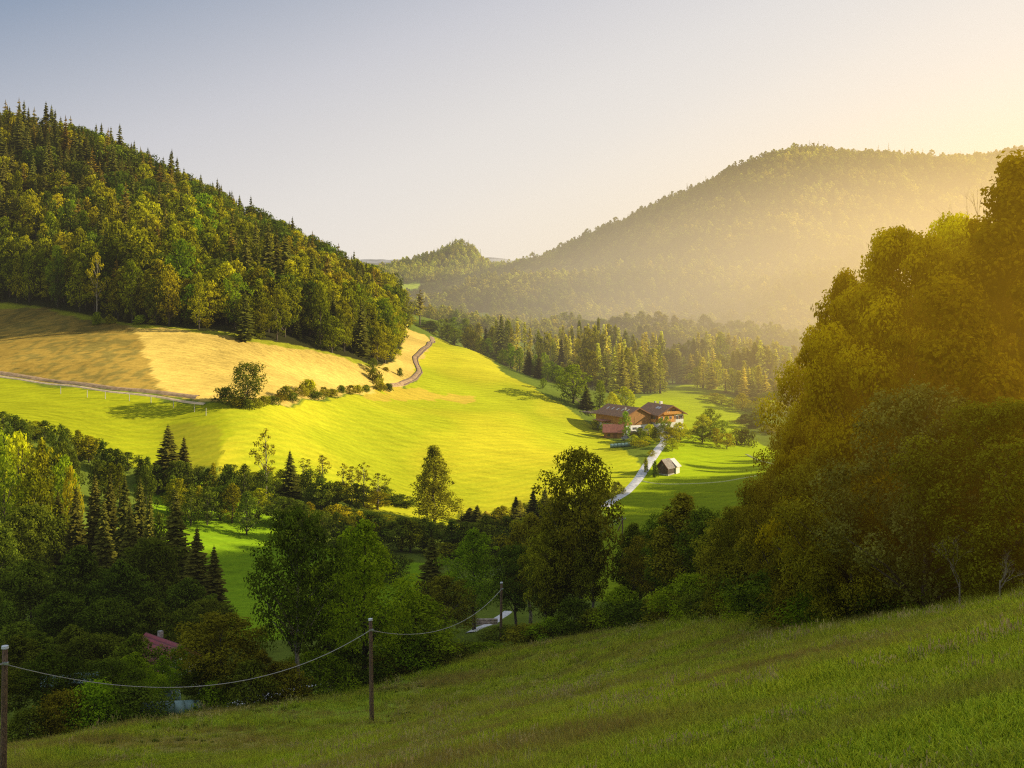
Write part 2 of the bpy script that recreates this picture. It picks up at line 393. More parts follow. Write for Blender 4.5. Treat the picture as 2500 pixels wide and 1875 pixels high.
# worn / drier streaks running along the slope of the foreground
q = (GX*.5+GY*.25)
st = vnoise((GX*.35-GY*.12)/9, (GX*.3+GY*.9)/3.2, 31)*.6 + vnoise((GX*.35-GY*.12)/22, (GX*.3+GY*.9)/8, 32)*.6
m4 = R == 4
t = np.clip((st-.55)/.3, 0, 1)[..., None]
base = C[..., :3].copy()
C[..., :3] = np.where(m4[..., None], base*(1-t)+np.array([.36,.30,.07])*t, base)
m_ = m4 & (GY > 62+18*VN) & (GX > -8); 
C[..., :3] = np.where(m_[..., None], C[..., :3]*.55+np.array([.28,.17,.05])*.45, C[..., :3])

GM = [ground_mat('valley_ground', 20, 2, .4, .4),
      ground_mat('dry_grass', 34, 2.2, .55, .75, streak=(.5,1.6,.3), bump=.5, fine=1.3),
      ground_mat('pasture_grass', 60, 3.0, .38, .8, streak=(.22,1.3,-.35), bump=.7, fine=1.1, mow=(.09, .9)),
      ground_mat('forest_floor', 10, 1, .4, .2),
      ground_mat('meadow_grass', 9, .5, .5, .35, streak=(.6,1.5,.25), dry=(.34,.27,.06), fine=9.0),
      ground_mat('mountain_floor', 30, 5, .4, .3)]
GN_ = ['ground', 'dry_field', 'pasture', 'wooded_hill', 'meadow', 'mountain']
idx = np.arange(GX.size).reshape(GX.shape)
quads = np.stack([idx[:-1, :-1], idx[:-1, 1:], idx[1:, 1:], idx[1:, :-1]], -1).reshape(-1, 4)
FR = R[:-1, :-1].ravel()
VV = np.stack([GX, GY, GZ], -1).reshape(-1, 3); CC = C.reshape(-1, 4)
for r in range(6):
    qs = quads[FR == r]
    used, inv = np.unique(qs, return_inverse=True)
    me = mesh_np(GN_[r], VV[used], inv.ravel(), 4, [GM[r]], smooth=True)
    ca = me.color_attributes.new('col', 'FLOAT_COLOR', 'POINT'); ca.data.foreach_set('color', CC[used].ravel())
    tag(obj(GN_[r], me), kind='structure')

# faint far ridges
def ridge(name, Y, pts, col, depth=900):
    us = np.linspace(-300, 1400, 260); pu = [p[0] for p in pts]; pv = [p[1] for p in pts]
    v = np.interp(us, pu, pv); X = (us-512)/F*Y
    Z = -(v-HV)/F*Y + (vnoise(us/14, us*0, 3)-.5)*Y*.0016 + (vnoise(us/4, us*0, 4)-.5)*Y*.0008
    rows = []
    for k in range(12):
        t = k/11
        rows.append(np.stack([X, np.full_like(X, Y-depth*(1-t)), -60+(Z+60)*(t**.8)+(vnoise(us/9, us*0+k*.7, 9)-.5)*20*(1-t)*t*4], -1))
    rows.append(np.stack([X, np.full_like(X, Y+1200), Z*0-100], -1))
    g = np.array(rows); ii = np.arange(g.shape[0]*g.shape[1]).reshape(g.shape[:2])
    q = np.stack([ii[:-1,:-1], ii[:-1,1:], ii[1:,1:], ii[1:,:-1]], -1)
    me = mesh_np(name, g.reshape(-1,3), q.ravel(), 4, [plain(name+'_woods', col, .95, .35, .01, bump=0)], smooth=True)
    return tag(obj(name, me), kind='structure')
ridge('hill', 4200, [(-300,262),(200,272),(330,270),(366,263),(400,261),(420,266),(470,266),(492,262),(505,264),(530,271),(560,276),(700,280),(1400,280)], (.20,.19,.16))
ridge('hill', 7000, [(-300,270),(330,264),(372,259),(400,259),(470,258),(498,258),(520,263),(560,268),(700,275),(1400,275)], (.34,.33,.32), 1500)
# the land beyond
me = bpy.data.meshes.new('ground'); me.from_pydata([(-16000,2500,-100),(16000,2500,-100),(16000,20000,-100),(-16000,20000,-100)], [], [(0,1,2,3)])
me.materials.append(plain('far_land', (.1,.11,.05), 1, .2, .001)); tag(obj('ground', me), kind='structure')

def strip(name, pts, width, mat, lift=.12, kind='structure', wob=0, sub=1.5):
    """a ribbon draped on the terrain along world points"""
    P2 = [np.array(p[:2]) for p in pts]; dense = []
    for a, b in zip(P2[:-1], P2[1:]):
        n = max(1, int(np.linalg.norm(b-a)/sub))
        for i in range(n): dense.append(a+(b-a)*i/n)
    dense.append(P2[-1]); D = np.array(dense)
    for _ in range(4): D[1:-1] = (D[:-2]+D[1:-1]*2+D[2:])/4
    T = np.gradient(D, axis=0); T /= np.linalg.norm(T, axis=1)[:, None]+1e-9
    Nn = np.stack([-T[:, 1], T[:, 0]], -1)
    w = width*(1+wob*(vnoise(np.arange(len(D))/3.0, np.zeros(len(D)), 5)-.5))
    k = 5; offs = np.linspace(-.5, .5, k)
    g = np.array([D+Nn*(w*o)[:, None] for o in offs]).transpose(1, 0, 2)
    z = height(g[..., 0], g[..., 1])+lift
    z[:, 0] -= lift+.1; z[:, -1] -= lift+.1
    V = np.concatenate([g, z[..., None]], -1); ii = np.arange(V.shape[0]*k).reshape(-1, k)
    q = np.stack([ii[:-1,:-1], ii[1:,:-1], ii[1:,1:], ii[:-1,1:]], -1)
    me = mesh_np(name, V.reshape(-1,3), q.ravel(), 4, [mat], smooth=True)
    return tag(obj(name, me), kind=kind)
def c1(cx, cy): return ((1400+cx*.22604)*.4096, (900+cy*.22604)*.4096)   # farm crop -> frame
def c2(cx, cy): return ((1440+cx*.13562)*.4096, (960+cy*.13562)*.4096)
def c5(cx, cy): return (cx*.1296, 348.2+cy*.1296)
M['gravel'] = plain('gravel', (.66,.63,.60), .95, .2, 1.2)
M['dirt'] = plain('dirt_track', (.42,.27,.13), .95, .3, .8)
M['dirtpale'] = plain('pale_dirt', (.62,.46,.25), .95, .25, .8)
M['ruts'] = plain('bare_soil', (.22,.14,.08), .95, .3, .8)
M['wornpath'] = plain('worn_grass', (.42,.43,.12), .95, .25, .8)
road = [c1(330,1500), c1(410,1440), c1(560,1345), c1(690,1210), c1(765,1100), c1(825,1000), c1(880,925), c1(945,845), c1(985,770), c1(960,710), c1(915,655)]
strip('road', px_poly(road), 3.7, M['gravel'], lift=.15)
strip('farmyard', px_poly([c1(640,668), c1(760,665), c1(850,662), c1(960,665)]), 9, M['gravel'], lift=.12)
strip('footpath', px_poly([c1(745,1220), c1(830,1240), c1(1000,1250), c1(1300,1250), c1(1600,1225), c1(1800,1190), c1(1990,1155)]), 1.3, M['wornpath'], lift=.1)
strip('footpath', px_poly([c1(1870,930), c1(1960,975), c1(2060,1005), c1(2190,1040)]), 1.6, M['wornpath'], lift=.1)
strip('track', px_poly([(-60,371),(0,376.5),(60,385),(110,392),(160,398),(205,404)]), 1.7, M['dirtpale'], lift=.15, wob=.3)
strip('track_bank', [(p[0],p[1]+3.0,0) for p in px_poly([(-60,371),(0,376.5),(60,385),(110,392),(160,398),(195,402)])], 3.0, M['dirt'], lift=.35, wob=.6)
strip('track', px_poly([(388,386),(402,384),(414,379),(420,372),(417,365),(415,358),(421,352),(429,346),(433,341),(432,337)]), 2.9, M['dirt'], lift=.15, wob=.5)
tr = px_poly([(402,384),(414,379),(420,372),(417,365),(415,358),(421,352),(429,346),(433,341)])
for dx in (-1.0, 1.0): strip('wheel_rut', [(p[0]+dx,p[1],0) for p in tr], .9, M['ruts'], lift=.24, wob=.6)
for q in (0, 5.5): strip('wheel_rut', px_poly([(570+q*.4,396),(577+q*.6,400),(583+q,406),(588+q,411)]), .9, M['ruts'], lift=.1)
strip('road', px_poly([(470,633),(485,626),(497,619),(508,612)], 140), 2.0, M['gravel'], lift=.12)
strip('road', [P(60,730,90),P(110,718,95),P(170,706,100),P(240,690,112),P(300,670,128)], 6.5, M['gravel'], lift=.12)

# ------------------------------------------------------------------ tree builders
def leaves_mesh(name, cen, nrm, size, tone, mat, aspect=.62, rng=RNG):
    n = len(cen)
    nrm = nrm/(np.linalg.norm(nrm, axis=1)[:, None]+1e-9)
    r = rng.normal(size=(n, 3)); a = np.cross(nrm, r); a /= np.linalg.norm(a, axis=1)[:, None]+1e-9
    b = np.cross(nrm, a)
    L_ = size[:, None]*.5; Wd = L_*aspect
    off = rng.uniform(-.35, .35, n)[:, None]*L_
    V = np.stack([cen-a*L_, cen+b*Wd+a*off, cen+a*L_, cen-b*Wd+a*off], 1).reshape(-1, 3)
    return mesh_np(name, V, np.arange(4*n), 4, [mat], tone=tone)

def broad(seed, H=20., Rr=7., t0=.22, ncl=46, lpc=60, leaf=.6, mat='beech', bark='bark', prof='round', clr=.3, limbs=True, flat=.75, gaps=0.0, nr=.42):
    rng = np.random.default_rng(seed); rd = random.Random(seed)
    def env(t):
        if prof == 'round': return max(0.02, math.sin(math.pi*min(1, (t*.92+.08))**.8))**.7
        if prof == 'cone': return max(.04, (1-t)**.75*(.55+.45*min(1, t*5)))
        if prof == 'oval': return max(.03, math.sin(math.pi*(t*.9+.06))**.55)
        if prof == 'umb': return max(.05, (t**.5)*(1-t**5)+.15)
        if prof == 'bush': return max(.05, (1-t**2.2)**.5)
        return 1
    ph = [rng.uniform(0, 6.28) for _ in range(4)]
    cl = []
    for i in range(ncl):
        t = (i+rng.uniform(0, 1))/ncl
        t = t**(.85)
        if rng.uniform() < gaps: continue
        az = i*2.39996+rng.uniform(-.5, .5)
        lob = 1+.20*math.sin(2*az+ph[0])+.18*math.sin(3*az+ph[1]+5*t)+.10*math.sin(9*t+ph[2])
        e = env(t)*lob
        rad = Rr*e*(rng.uniform(.40, 1.02)**.8)
        if rng.uniform() < .18: rad *= .4
        z = H*(t0+(1-t0)*t*.96)
        cr = Rr*clr*rng.uniform(.5, 1.3)*(.55+.6*e)
        z = min(z, H-cr*.55)
        cl.append((rad*math.cos(az), rad*math.sin(az), z, cr, rng.uniform(0, 1)))
    cl.append((0, 0, H-Rr*clr*.5, Rr*clr*.7, .8))
    cs, ns, sz, tn = [], [], [], []
    for (x, y, z, cr, ct) in cl:
        n = int(lpc*(cr/(Rr*clr))**1.6*rng.uniform(.8, 1.2))+5
        d = rng.normal(size=(n, 3)); d[:, 2] = d[:, 2]*.8+.25; d /= np.linalg.norm(d, axis=1)[:, None]
        rr = cr*rng.uniform(.3, 1.15, n)**.5
        lum = 1+.3*np.sin(d[:, 0]*5+ct*9)*np.sin(d[:, 1]*5+ct*20)*np.sin(d[:, 2]*4+ct*3)
        p = np.array([x, y, z])+d*(rr*lum)[:, None]*np.array([1, 1, flat])
        cs.append(p); ns.append(d+rng.normal(size=(n, 3))*nr+np.array([0, 0, .3]))
        sz.append(leaf*rng.uniform(.6, 1.35, n))
        tn.append(np.clip(.12+.42*ct+.34*rng.uniform(0, 1, n)+.22*d[:, 2]-.35*(rr < cr*.7), 0, 1))  # inner leaves darker, upward ones lighter: crown shade painted into tone
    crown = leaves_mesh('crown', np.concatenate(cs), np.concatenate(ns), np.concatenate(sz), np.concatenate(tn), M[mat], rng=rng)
    mb = MB(); w = Rr*.04; k = 7
    pts = [(rd.uniform(-w, w)*(i > 0), rd.uniform(-w, w)*(i > 0), H*.86*i/k-(.6 if i == 0 else 0)) for i in range(k+1)]
    r0 = H*.017+.05
    mb.tube(pts, [r0*(1.25 if i == 0 else 1)*(1-.85*i/k) for i in range(k+1)], 8)
    if limbs:
        for (x, y, z, cr, ct) in sorted(cl, key=lambda c: c[2])[::max(1, ncl//26)]:
            hh = max(H*t0*.8, z-math.hypot(x, y)*rd.uniform(.6, 1.1)-.1*H*rd.random()); hh = min(hh, H*.8)
            f = hh/(H*.86)*k; i = min(k-1, int(f)); q = Vector(pts[i]).lerp(Vector(pts[i+1]), f-i)
            e = Vector((x, y, z)); mid = q.lerp(e, .5)+Vector((rd.uniform(-.3, .3), rd.uniform(-.3, .3), rd.uniform(-.1, .5)))
            rb = r0*(1-.8*hh/H)*.42
            mb.tube([q, mid, e], [rb, rb*.65, rb*.2], 5)
    trunk = mb.mesh('trunk', M[bark], True)
    return trunk, crown, H, Rr

def conifer(seed, H=24., Rr=3.6, nw=26, nb=9, mat='spruce', bark='bark', t0=.06, seg=4, droop=.35, dens=1.0, ragged=.25):
    rng = np.random.default_rng(seed)
    V, T = [], []
    def quad(a, b, c, d, t): V.extend([a, b, c, d]); T.append(t)
    for w in range(nw):
        t = (w+rng.uniform(-.3, .3))/nw; t = min(max(t, 0), .985)
        h = H*(t0+(1-t0)*t)
        r = Rr*((1-t)**.8)*(1-.35*math.exp(-t*14))+.30*(1-t*.5)
        n = max(4, int(nb*(1-.45*t)))
        a0 = rng.uniform(0, 6.28); wt = rng.uniform(0, .35)
        for b in range(n):
            az = a0+b*2*math.pi/n+rng.uniform(-.25, .25)
            L_ = r*rng.uniform(1-ragged*1.6, 1+ragged)
            if rng.uniform() > dens: continue
            dx, dy = math.cos(az), math.sin(az); sx, sy = -dy, dx; h = min(H*.97, H*(t0+(1-t0)*t)+rng.uniform(-.5, .5)*H/nw*1.3)
            dr = droop*rng.uniform(.6, 1.3); up = .25*(1-t)
            prev = None
            bt = rng.uniform(0, .4)
            for k in range(seg+1):
                f = k/seg
                zz = h - L_*dr*f + L_*up*f*f + rng.uniform(-.05, .05)
                x, y = dx*L_*f, dy*L_*f
                wd = (L_*.34*(1-f*.85)+.20)*(1 if k else .3)*rng.uniform(.75, 1.3)
                c = np.array([x, y, zz]); sl = np.array([x+sx*wd, y+sy*wd, zz-wd*rng.uniform(.35, .8)]); sr = np.array([x-sx*wd, y-sy*wd, zz-wd*rng.uniform(.35, .8)])
                hd = np.array([x, y, zz-wd*rng.uniform(.7, 1.4)])
                if prev is not None:
                    pc, pl, pr, phd = prev
                    tt = min(1, .1+wt+bt*.6+.45*f*rng.uniform(.5, 1.1))
                    quad(pc, c, sl, pl, tt); quad(pc, pr, sr, c, tt)
                    quad(pc, phd, hd, c, tt*.7)
                prev = (c, sl, sr, hd)
    # leader
    for a in (0, 1.05, 2.1):
        dx, dy = math.cos(a)*.16, math.sin(a)*.16
        quad(np.array([-dx, -dy, H*.955]), np.array([dx, dy, H*.955]), np.array([dx*.15, dy*.15, H*1.01]), np.array([-dx*.15, -dy*.15, H*1.01]), .5)
    V = np.array(V)
    crown = mesh_np('crown', V, np.arange(len(V)), 4, [M[mat]], tone=T)
    mb = MB(); mb.tube([(0,0,-.6),(0.05,0,H*.3),(0,.05,H*.7),(0,0,H*.97)], [H*.016+.06, H*.012, H*.006, .02], 7)
    return mb.mesh('trunk', M[bark], True), crown, H, Rr

def joined(proto, name):
    """trunk and crown in one mesh, for trees a few pixels high"""
    tr_, cr_, H, Rr = proto
    def arr(me):
        v = np.empty(len(me.vertices)*3, np.float32); me.vertices.foreach_get('co', v); return v.reshape(-1, 3)
    vt, vc = arr(tr_), arr(cr_)
    me = bpy.data.meshes.new(name)
    ft = [tuple(p.vertices) for p in tr_.polygons]; fc = (np.arange(len(vc)).reshape(-1, 4)+len(vt)).tolist()
    me.from_pydata(np.concatenate([vt, vc]).tolist(), [], ft+[tuple(q) for q in fc])
    me.materials.append(tr_.materials[0]); me.materials.append(cr_.materials[0])
    mi = np.zeros(len(me.polygons), np.int32); mi[len(ft):] = 1; me.polygons.foreach_set('material_index', mi)
    tn = np.zeros(len(fc), np.float32); cr_.attributes['tone'].data.foreach_get('value', tn)
    a = me.attributes.new('tone', 'FLOAT', 'FACE'); a.data.foreach_set('value', np.concatenate([np.zeros(len(ft), np.float32), tn]))
    me.update(); return me, H, Rr

PR = {}
# mid-distance kinds (300-600 m)
PR['beech'] = [broad(100+i, 22, 6.5+(i % 3), .12, 52, 58, .85, 'beech', prof=['oval','round','cone'][i % 3]) for i in range(5)]
PR['limemid'] = [broad(120+i, 18, 6, .12, 44, 55, .75, 'lime', prof=['oval','round'][i % 2]) for i in range(3)]
PR['yelmid'] = [broad(130+i, 10, 4.5, .12, 34, 60, .55, 'yellow', prof=['round','bush'][i % 2]) for i in range(3)]
PR['darkmid'] = [broad(140+i, 14, 5.5, .1, 44, 60, .65, 'dark', prof=['oval','round','cone'][i % 3]) for i in range(4)]
PR['spruce'] = [conifer(200+i, 24, 3.7+.3*(i % 3), 40, 9, 'spruce', seg=3, droop=.5) for i in range(5)]
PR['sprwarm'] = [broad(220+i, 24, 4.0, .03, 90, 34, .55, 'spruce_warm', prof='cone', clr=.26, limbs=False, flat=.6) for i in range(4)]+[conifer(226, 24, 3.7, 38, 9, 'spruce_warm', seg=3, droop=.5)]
PR['larch'] = [conifer(230+i, 24, 3.9, 32, 8, 'larch', seg=3, droop=.15, dens=.85, ragged=.4, t0=.2) for i in range(3)]
PR['sparse'] = [broad(150+i, 15, 3.6, .35, 24, 34, .5, 'yellow' if i == 0 else 'olive', 'palebark', prof='oval', clr=.28, gaps=.15) for i in range(3)]
PR['bush'] = [broad(160+i, 3, 2.2, .02, 20, 60, .38, m, prof='bush', clr=.42, limbs=False) for i, m in enumerate(['beech','dark','lime','olive','yellow'])]
# near kinds (50-240 m)
PR['nearalder'] = [broad(300+i, 20, 6, .28, 120, 130, .36, 'dark', 'palebark' if i == 0 else 'bark', prof=['oval','round','oval'][i % 3], clr=.24) for i in range(3)]
PR['nearlime'] = [broad(310+i, 18, 5.5, .2, 110, 130, .36, 'lime', prof='round', clr=.24) for i in range(2)]
PR['nearolive'] = [broad(320+i, 20, 6, .3, 120, 140, .36, 'olive', 'palebark' if i else 'bark', prof=['oval','cone','round'][i % 3], clr=.23) for i in range(3)]
PR['leftdark'] = [broad(330+i, 18, 7, .08, 130, 120, .5, 'dark', prof=['round','oval','round'][i % 3], clr=.24) for i in range(3)]
PR['nearspruce'] = [conifer(340+i, 27, 4.2, 44, 13, 'spruce', seg=6, droop=.42) for i in range(3)]
PR['nearshrub'] = [broad(350+i, 5, 3, .02, 60, 110, .24, m, prof='bush', clr=.32, limbs=True) for i, m in enumerate(['dark','olive','lime'])]
PR['gold'] = [broad(360+i, 26, 10, .05, 210, 640, .31, 'gold', prof=['cone','oval'][i % 2], clr=.185, flat=.72, nr=.5) for i in range(2)]
PR['goldlow'] = [broad(370+i, 16, 7, .02, 220, 260, .24, 'olive', prof='oval', clr=.18, flat=.85, nr=.7) for i in range(2)]
PR['whitebeam'] = [broad(380, 15, 6, .05, 190, 210, .24, 'pale', prof='oval', clr=.18, flat=.85, nr=.7)]
# far kinds for the masses
PR['farb'] = [broad(400+i, 18, 6.5, .02, 26, 26, 1.5, 'far', prof='round', limbs=False) for i in range(4)]
PR['fars'] = [conifer(420+i, 22, 3.6, 12, 6, 'far', seg=2) for i in range(3)]
JN = {}
def get_joined(kind, i):
    k = (kind, i)
    if k not in JN: JN[k] = joined(PR[kind][i], 'tree_mesh')
    return JN[k]

def tree(kind, name, X, Y, H, Wd, label, cat, group=None, var=None, parts=True, sink=.0):
    i = random.randrange(len(PR[kind])) if var is None else var % len(PR[kind])
    tr_, cr_, H0, R0 = PR[kind][i]
    z = hz(X, Y)-sink
    sc = (Wd/(2*R0), Wd/(2*R0), H/H0)
    if parts:
        r = empty(name, (X, Y, z), random.uniform(0, 6.28)); r.scale = sc
        obj('trunk', tr_, r); obj('crown', cr_, r)
    else:
        me, H0, R0 = get_joined(kind, i)
        r = obj(name, me); r.location = (X, Y, z); r.rotation_euler = (0, 0, random.uniform(0, 6.28)); r.scale = sc
    return tag(r, label, cat, group)

def at(u, vtop, Y, wpx, kind, name, label, cat='tree', group=None, var=None, parts=True, hmin=1.0):
    Y = wy(u, Y)
    X = (u-512)/F*Y; zt = -(vtop-HV)/F*Y; zg = hz(X, Y)
    H = max(hmin, zt-zg)
    return tree(kind, name, X, Y, H, wpx/F*Y, label, cat, group, var, parts)

#==PLACEMENT==
# ------------------------------------------------------------------ forest on the left hill
def xs_edge(x):
    e = sorted([(p[0], p[1]) for p in forest_edge]); return np.interp(x, [a for a, b in e], [b for a, b in e])
cands = []
gx = -330.0
sp = 6.6
rows = int((790-400)/sp)
for j in range(rows):
    yy = 405+j*sp
    for i in range(int(345/sp)):
        xx = -390+i*sp+(j % 2)*sp*.5+random.uniform(-2.2, 2.2); y2 = yy+random.uniform(-2.2, 2.2)
        if xx > -46: continue
        ye = xs_edge(xx) if xx < -55 else None
        if not inside(HILL_POLY, np.array([xx]), np.array([y2]))[0]: continue
        if y2 > 665+80*min(1, max(0, (-xx-60)/230)): continue
        u = 512+xx/y2*F
        if u < -45 or u > 410: continue
        cands.append((xx, y2, u, y2-xs_edge(xx)))
Zc = height([c[0] for c in cands], [c[1] for c in cands])
# keep what the picture can show: sweep from front to back with a horizon of tree tops
cols = np.full(900, 9e9)
vis = []
for k in sorted(range(len(cands)), key=lambda k: cands[k][1]):
    X, Y, u, d = cands[k]; Z = Zc[k]
    if d > 12 and Y < 575 and random.random() < .2: continue
    big = random.random() < .25
    hgt = (23+random.uniform(-7, 7)) if d > 14 else random.uniform(11, 24)
    if big and Y < 575: hgt *= 1.16
    conP = .22+.80*np.clip((Z-22)/14, 0, 1)+(.35 if Y > 600 else 0)+(.28 if 230 < u < 330 and d > 25 else 0)+(.2 if u > 330 else 0)
    if d < 12: conP *= .5
    con = random.random() < conP
    if con: hgt *= random.choice([.85, 1.0, 1.1, 1.25])
    if u > 300: hgt *= .88
    if Y > 585: hgt *= (.90 if u < 180 else .82)
    vt = HV-(Z+hgt)/Y*F; wpx = 7.0/Y*F
    a, b = int(u-wpx*.35+200), int(u+wpx*.35+200)
    a = max(0, a); b = min(899, max(a+1, b))
    if vt < cols[a:b].max()-1.5:
        vis.append((k, hgt, con, cols[a:b].mean()-vt))
        cols[a:b] = np.minimum(cols[a:b], vt)
nB = nC = 0
rest = []
print('forest candidates', len(cands), 'in view', len(vis))
def zone(u, d, Z):
    side = 'left end' if u < 90 else 'middle' if u < 230 else 'right flank'
    return side
for (k, hgt, con, show) in vis:
    X, Y, u, d = cands[k]; Z = Zc[k]
    if con:
        if nC >= 150: rest.append((k, hgt, con)); continue
        nC += 1
        warm = random.random() < (.35 if Z > 25 else .15)
        kind = 'larch' if warm else 'spruce'
        nm = 'larch_tree' if warm else 'spruce_tree'
        wd = hgt*random.uniform(.26, .34)
    else:
        if nB >= 215: rest.append((k, hgt, con)); continue
        nB += 1; kind = 'beech' if random.random() < .84 else 'limemid' if random.random() < .5 else 'darkmid'; nm = 'beech_tree'
        wd = random.uniform(9.5, 15)*(1.3 if hgt > 27 else 1) if d > 10 else random.uniform(7, 11)
    belt = 'on the lower edge of the hill wood' if d < 14 else 'on the lower slope of the wood' if Z < 12 else 'half way up the wooded hill' if Z < 38 else 'near the crest of the wooded hill'
    side = 'far left end' if u < 70 else 'left part' if u < 150 else 'middle' if u < 240 else 'right part' if u < 330 else 'right tip'
    look = {'larch': 'rust tinged larch', 'spruce': 'dark pointed spruce', 'beech': 'sunlit rounded beech', 'limemid': 'bright green broad tree', 'darkmid': 'deep green broad tree'}[kind]
    lab = f'{look} {belt}, {side}'
    tree(kind, nm, X, Y, hgt, wd, lab, nm.replace('_tree', ' tree'), f'{look} trees {belt}, {side}', parts=(hgt/Y*F > 38))

# ---- masses: the rest of the wood and the far mountains, one object each
def proto_collection(name, plist):
    c = bpy.data.collections.new(name)
    for i, p in enumerate(plist):
        me, H0, R0 = joined(p, name)
        o = bpy.data.objects.new(name, me); c.objects.link(o)
    return c
def scatter(name, pts, rot, scl, pick, coll, label, cat, kind='stuff'):
    me = bpy.data.meshes.new(name); me.from_pydata([tuple(p) for p in pts], [], [])
    for nm, ty, dat in (('rz', 'FLOAT', rot), ('sc', 'FLOAT_VECTOR', scl), ('pick', 'INT', pick)):
        a = me.attributes.new(nm, ty, 'POINT')
        a.data.foreach_set('vector' if ty == 'FLOAT_VECTOR' else 'value', np.asarray(dat, np.int32 if ty == 'INT' else np.float32).ravel())
    o = obj(name, me)
    ng = bpy.data.node_groups.new(name, 'GeometryNodeTree')
    ng.interface.new_socket('Geometry', in_out='INPUT', socket_type='NodeSocketGeometry')
    ng.interface.new_socket('Geometry', in_out='OUTPUT', socket_type='NodeSocketGeometry')
    n = ng.nodes; gi = n.new('NodeGroupInput'); go = n.new('NodeGroupOutput')
    iop = n.new('GeometryNodeInstanceOnPoints'); ci = n.new('GeometryNodeCollectionInfo')
    ci.inputs['Collection'].default_value = coll; ci.inputs['Separate Children'].default_value = True; ci.inputs['Reset Children'].default_value = True
    iop.inputs['Pick Instance'].default_value = True
    def attr(nm, ty):
        a = n.new('GeometryNodeInputNamedAttribute'); a.data_type = ty; a.inputs['Name'].default_value = nm; return a.outputs[0]
    cx = n.new('ShaderNodeCombineXYZ'); er = n.new('FunctionNodeEulerToRotation')
    L = ng.links.new
    L(attr('rz', 'FLOAT'), cx.inputs[2]); L(cx.outputs[0], er.inputs[0]); L(er.outputs[0], iop.inputs['Rotation'])
    L(attr('sc', 'FLOAT_VECTOR'), iop.inputs['Scale']); L(attr('pick', 'INT'), iop.inputs['Instance Index'])
    L(gi.outputs[0], iop.inputs['Points']); L(ci.outputs[0], iop.inputs['Instance']); L(iop.outputs[0], go.inputs[0])
    o.modifiers.new('scatter', 'NODES').node_group = ng
    return tag(o, label, cat, kind=kind)

wood = proto_collection('wood_tree', [PR['beech'][0], PR['beech'][2], PR['darkmid'][0], PR['spruce'][0], PR['spruce'][1], PR['larch'][0]])
def wood_scatter(name, items, label):
    pts, rot, scl, pick = [], [], [], []
    for (X, Y, Z, hgt, con) in items:
        i = random.choice([3, 4, 3, 4, 5]) if con else random.choice([0, 1, 2])
        H0 = [22, 22, 14, 24, 24, 24][i]; s_ = hgt/H0
        pts.append((X, Y, Z)); rot.append(random.uniform(0, 6.28)); scl.append((s_*random.uniform(.8, 1.1),)*2+(s_,)); pick.append(i)
    scatter(name, pts, rot, scl, pick, wood, label, 'forest')
items = [(cands[k][0], cands[k][1], Zc[k], h_, c_) for (k, h_, c_) in rest]
vk = {v[0] for v in vis}
items += [(c[0], c[1], Zc[k], 22, random.random() < .5) for k, c in enumerate(cands) if k not in vk]
wood_scatter('forest', items, 'closed wood of beech and spruce filling the hill behind the single trees')

# hill to the right, outside the frame, that shades the valley
items = []
xs = RNG.uniform(120, 420, 1500); y_ = RNG.uniform(-80, 560, 1500); z_ = height(xs, y_)
for X, Y, Z in zip(xs, y_, z_):
    if X < .46*Y+18: continue
    items.append((X, Y, Z, random.uniform(16, 24), random.random() < .3))
wood_scatter('forest', items, 'wood on the steep hill beyond the big golden trees')

far = proto_collection('far_tree', PR['farb']+PR['fars'])
M['farlit'] = leaf_mat('sunlit_distant_leaves', (.13,.15,.015), (.80,.76,.05), trans=.35)  # brighter copy of the distant leaves, sunlight put into the colour
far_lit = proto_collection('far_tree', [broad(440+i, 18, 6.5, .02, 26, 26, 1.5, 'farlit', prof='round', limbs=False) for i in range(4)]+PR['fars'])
def mass(name, label, xr, yr, n, keepf, con=.25, sc=1.0, sm=1.0, coll=None):
    x = RNG.uniform(*xr, n); y = RNG.uniform(*yr, n)
    m = keepf(x, y); x, y = x[m], y[m]; z = height(x, y)
    # thin to an even spacing
    cell = {}; sel = []
    for i in range(len(x)):
        k = (int(x[i]//(6.5*sm)), int(y[i]//(6.5*sm)))
        if k in cell: continue
        cell[k] = 1; sel.append(i)
    x, y, z = x[sel], y[sel], z[sel]; n = len(x)
    cn = RNG.uniform(0, 1, n) < (con+.5*(vnoise(x/60, y/60, 41)-.5))
    pick = np.where(cn, RNG.integers(4, 7, n), RNG.integers(0, 4, n))
    s_ = RNG.uniform(.5, 1.0, n)*sc*(.75+.6*vnoise(x/45, y/45, 43))
    scl = np.stack([s_*RNG.uniform(.85, 1.2, n), s_*RNG.uniform(.85, 1.2, n), s_*RNG.uniform(.8, 1.2, n)], -1)
    print(name, n)
    return scatter(name, np.stack([x, y, z-1.0], -1), RNG.uniform(0, 6.28, n), scl, pick, coll or far, label, 'forest')
inp = lambda polys, x, y: np.any([inside(q, x, y) for q in polys], axis=0)
mass('forest', 'hazy broadleaf wood covering the long mountain on the right', (-130, 1000), (800, 1760), 90000,
     lambda x, y: (x > -.12*y+30) & (x < .5*y+60) & (y < 1560+.35*x) & ~inp(CPATCH, x, y), .08, sc=.78, sm=.9)
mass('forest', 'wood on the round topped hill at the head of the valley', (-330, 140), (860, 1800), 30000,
     lambda x, y: (x <= -.12*y+30) & (x > -.2*y) & ~inp(CPATCH, x, y) | ((x > -.12*y+30) & (x < .06*y) & (y > 1560) & (y < 1790)), .2, sc=.68, sm=.85, coll=far_lit)

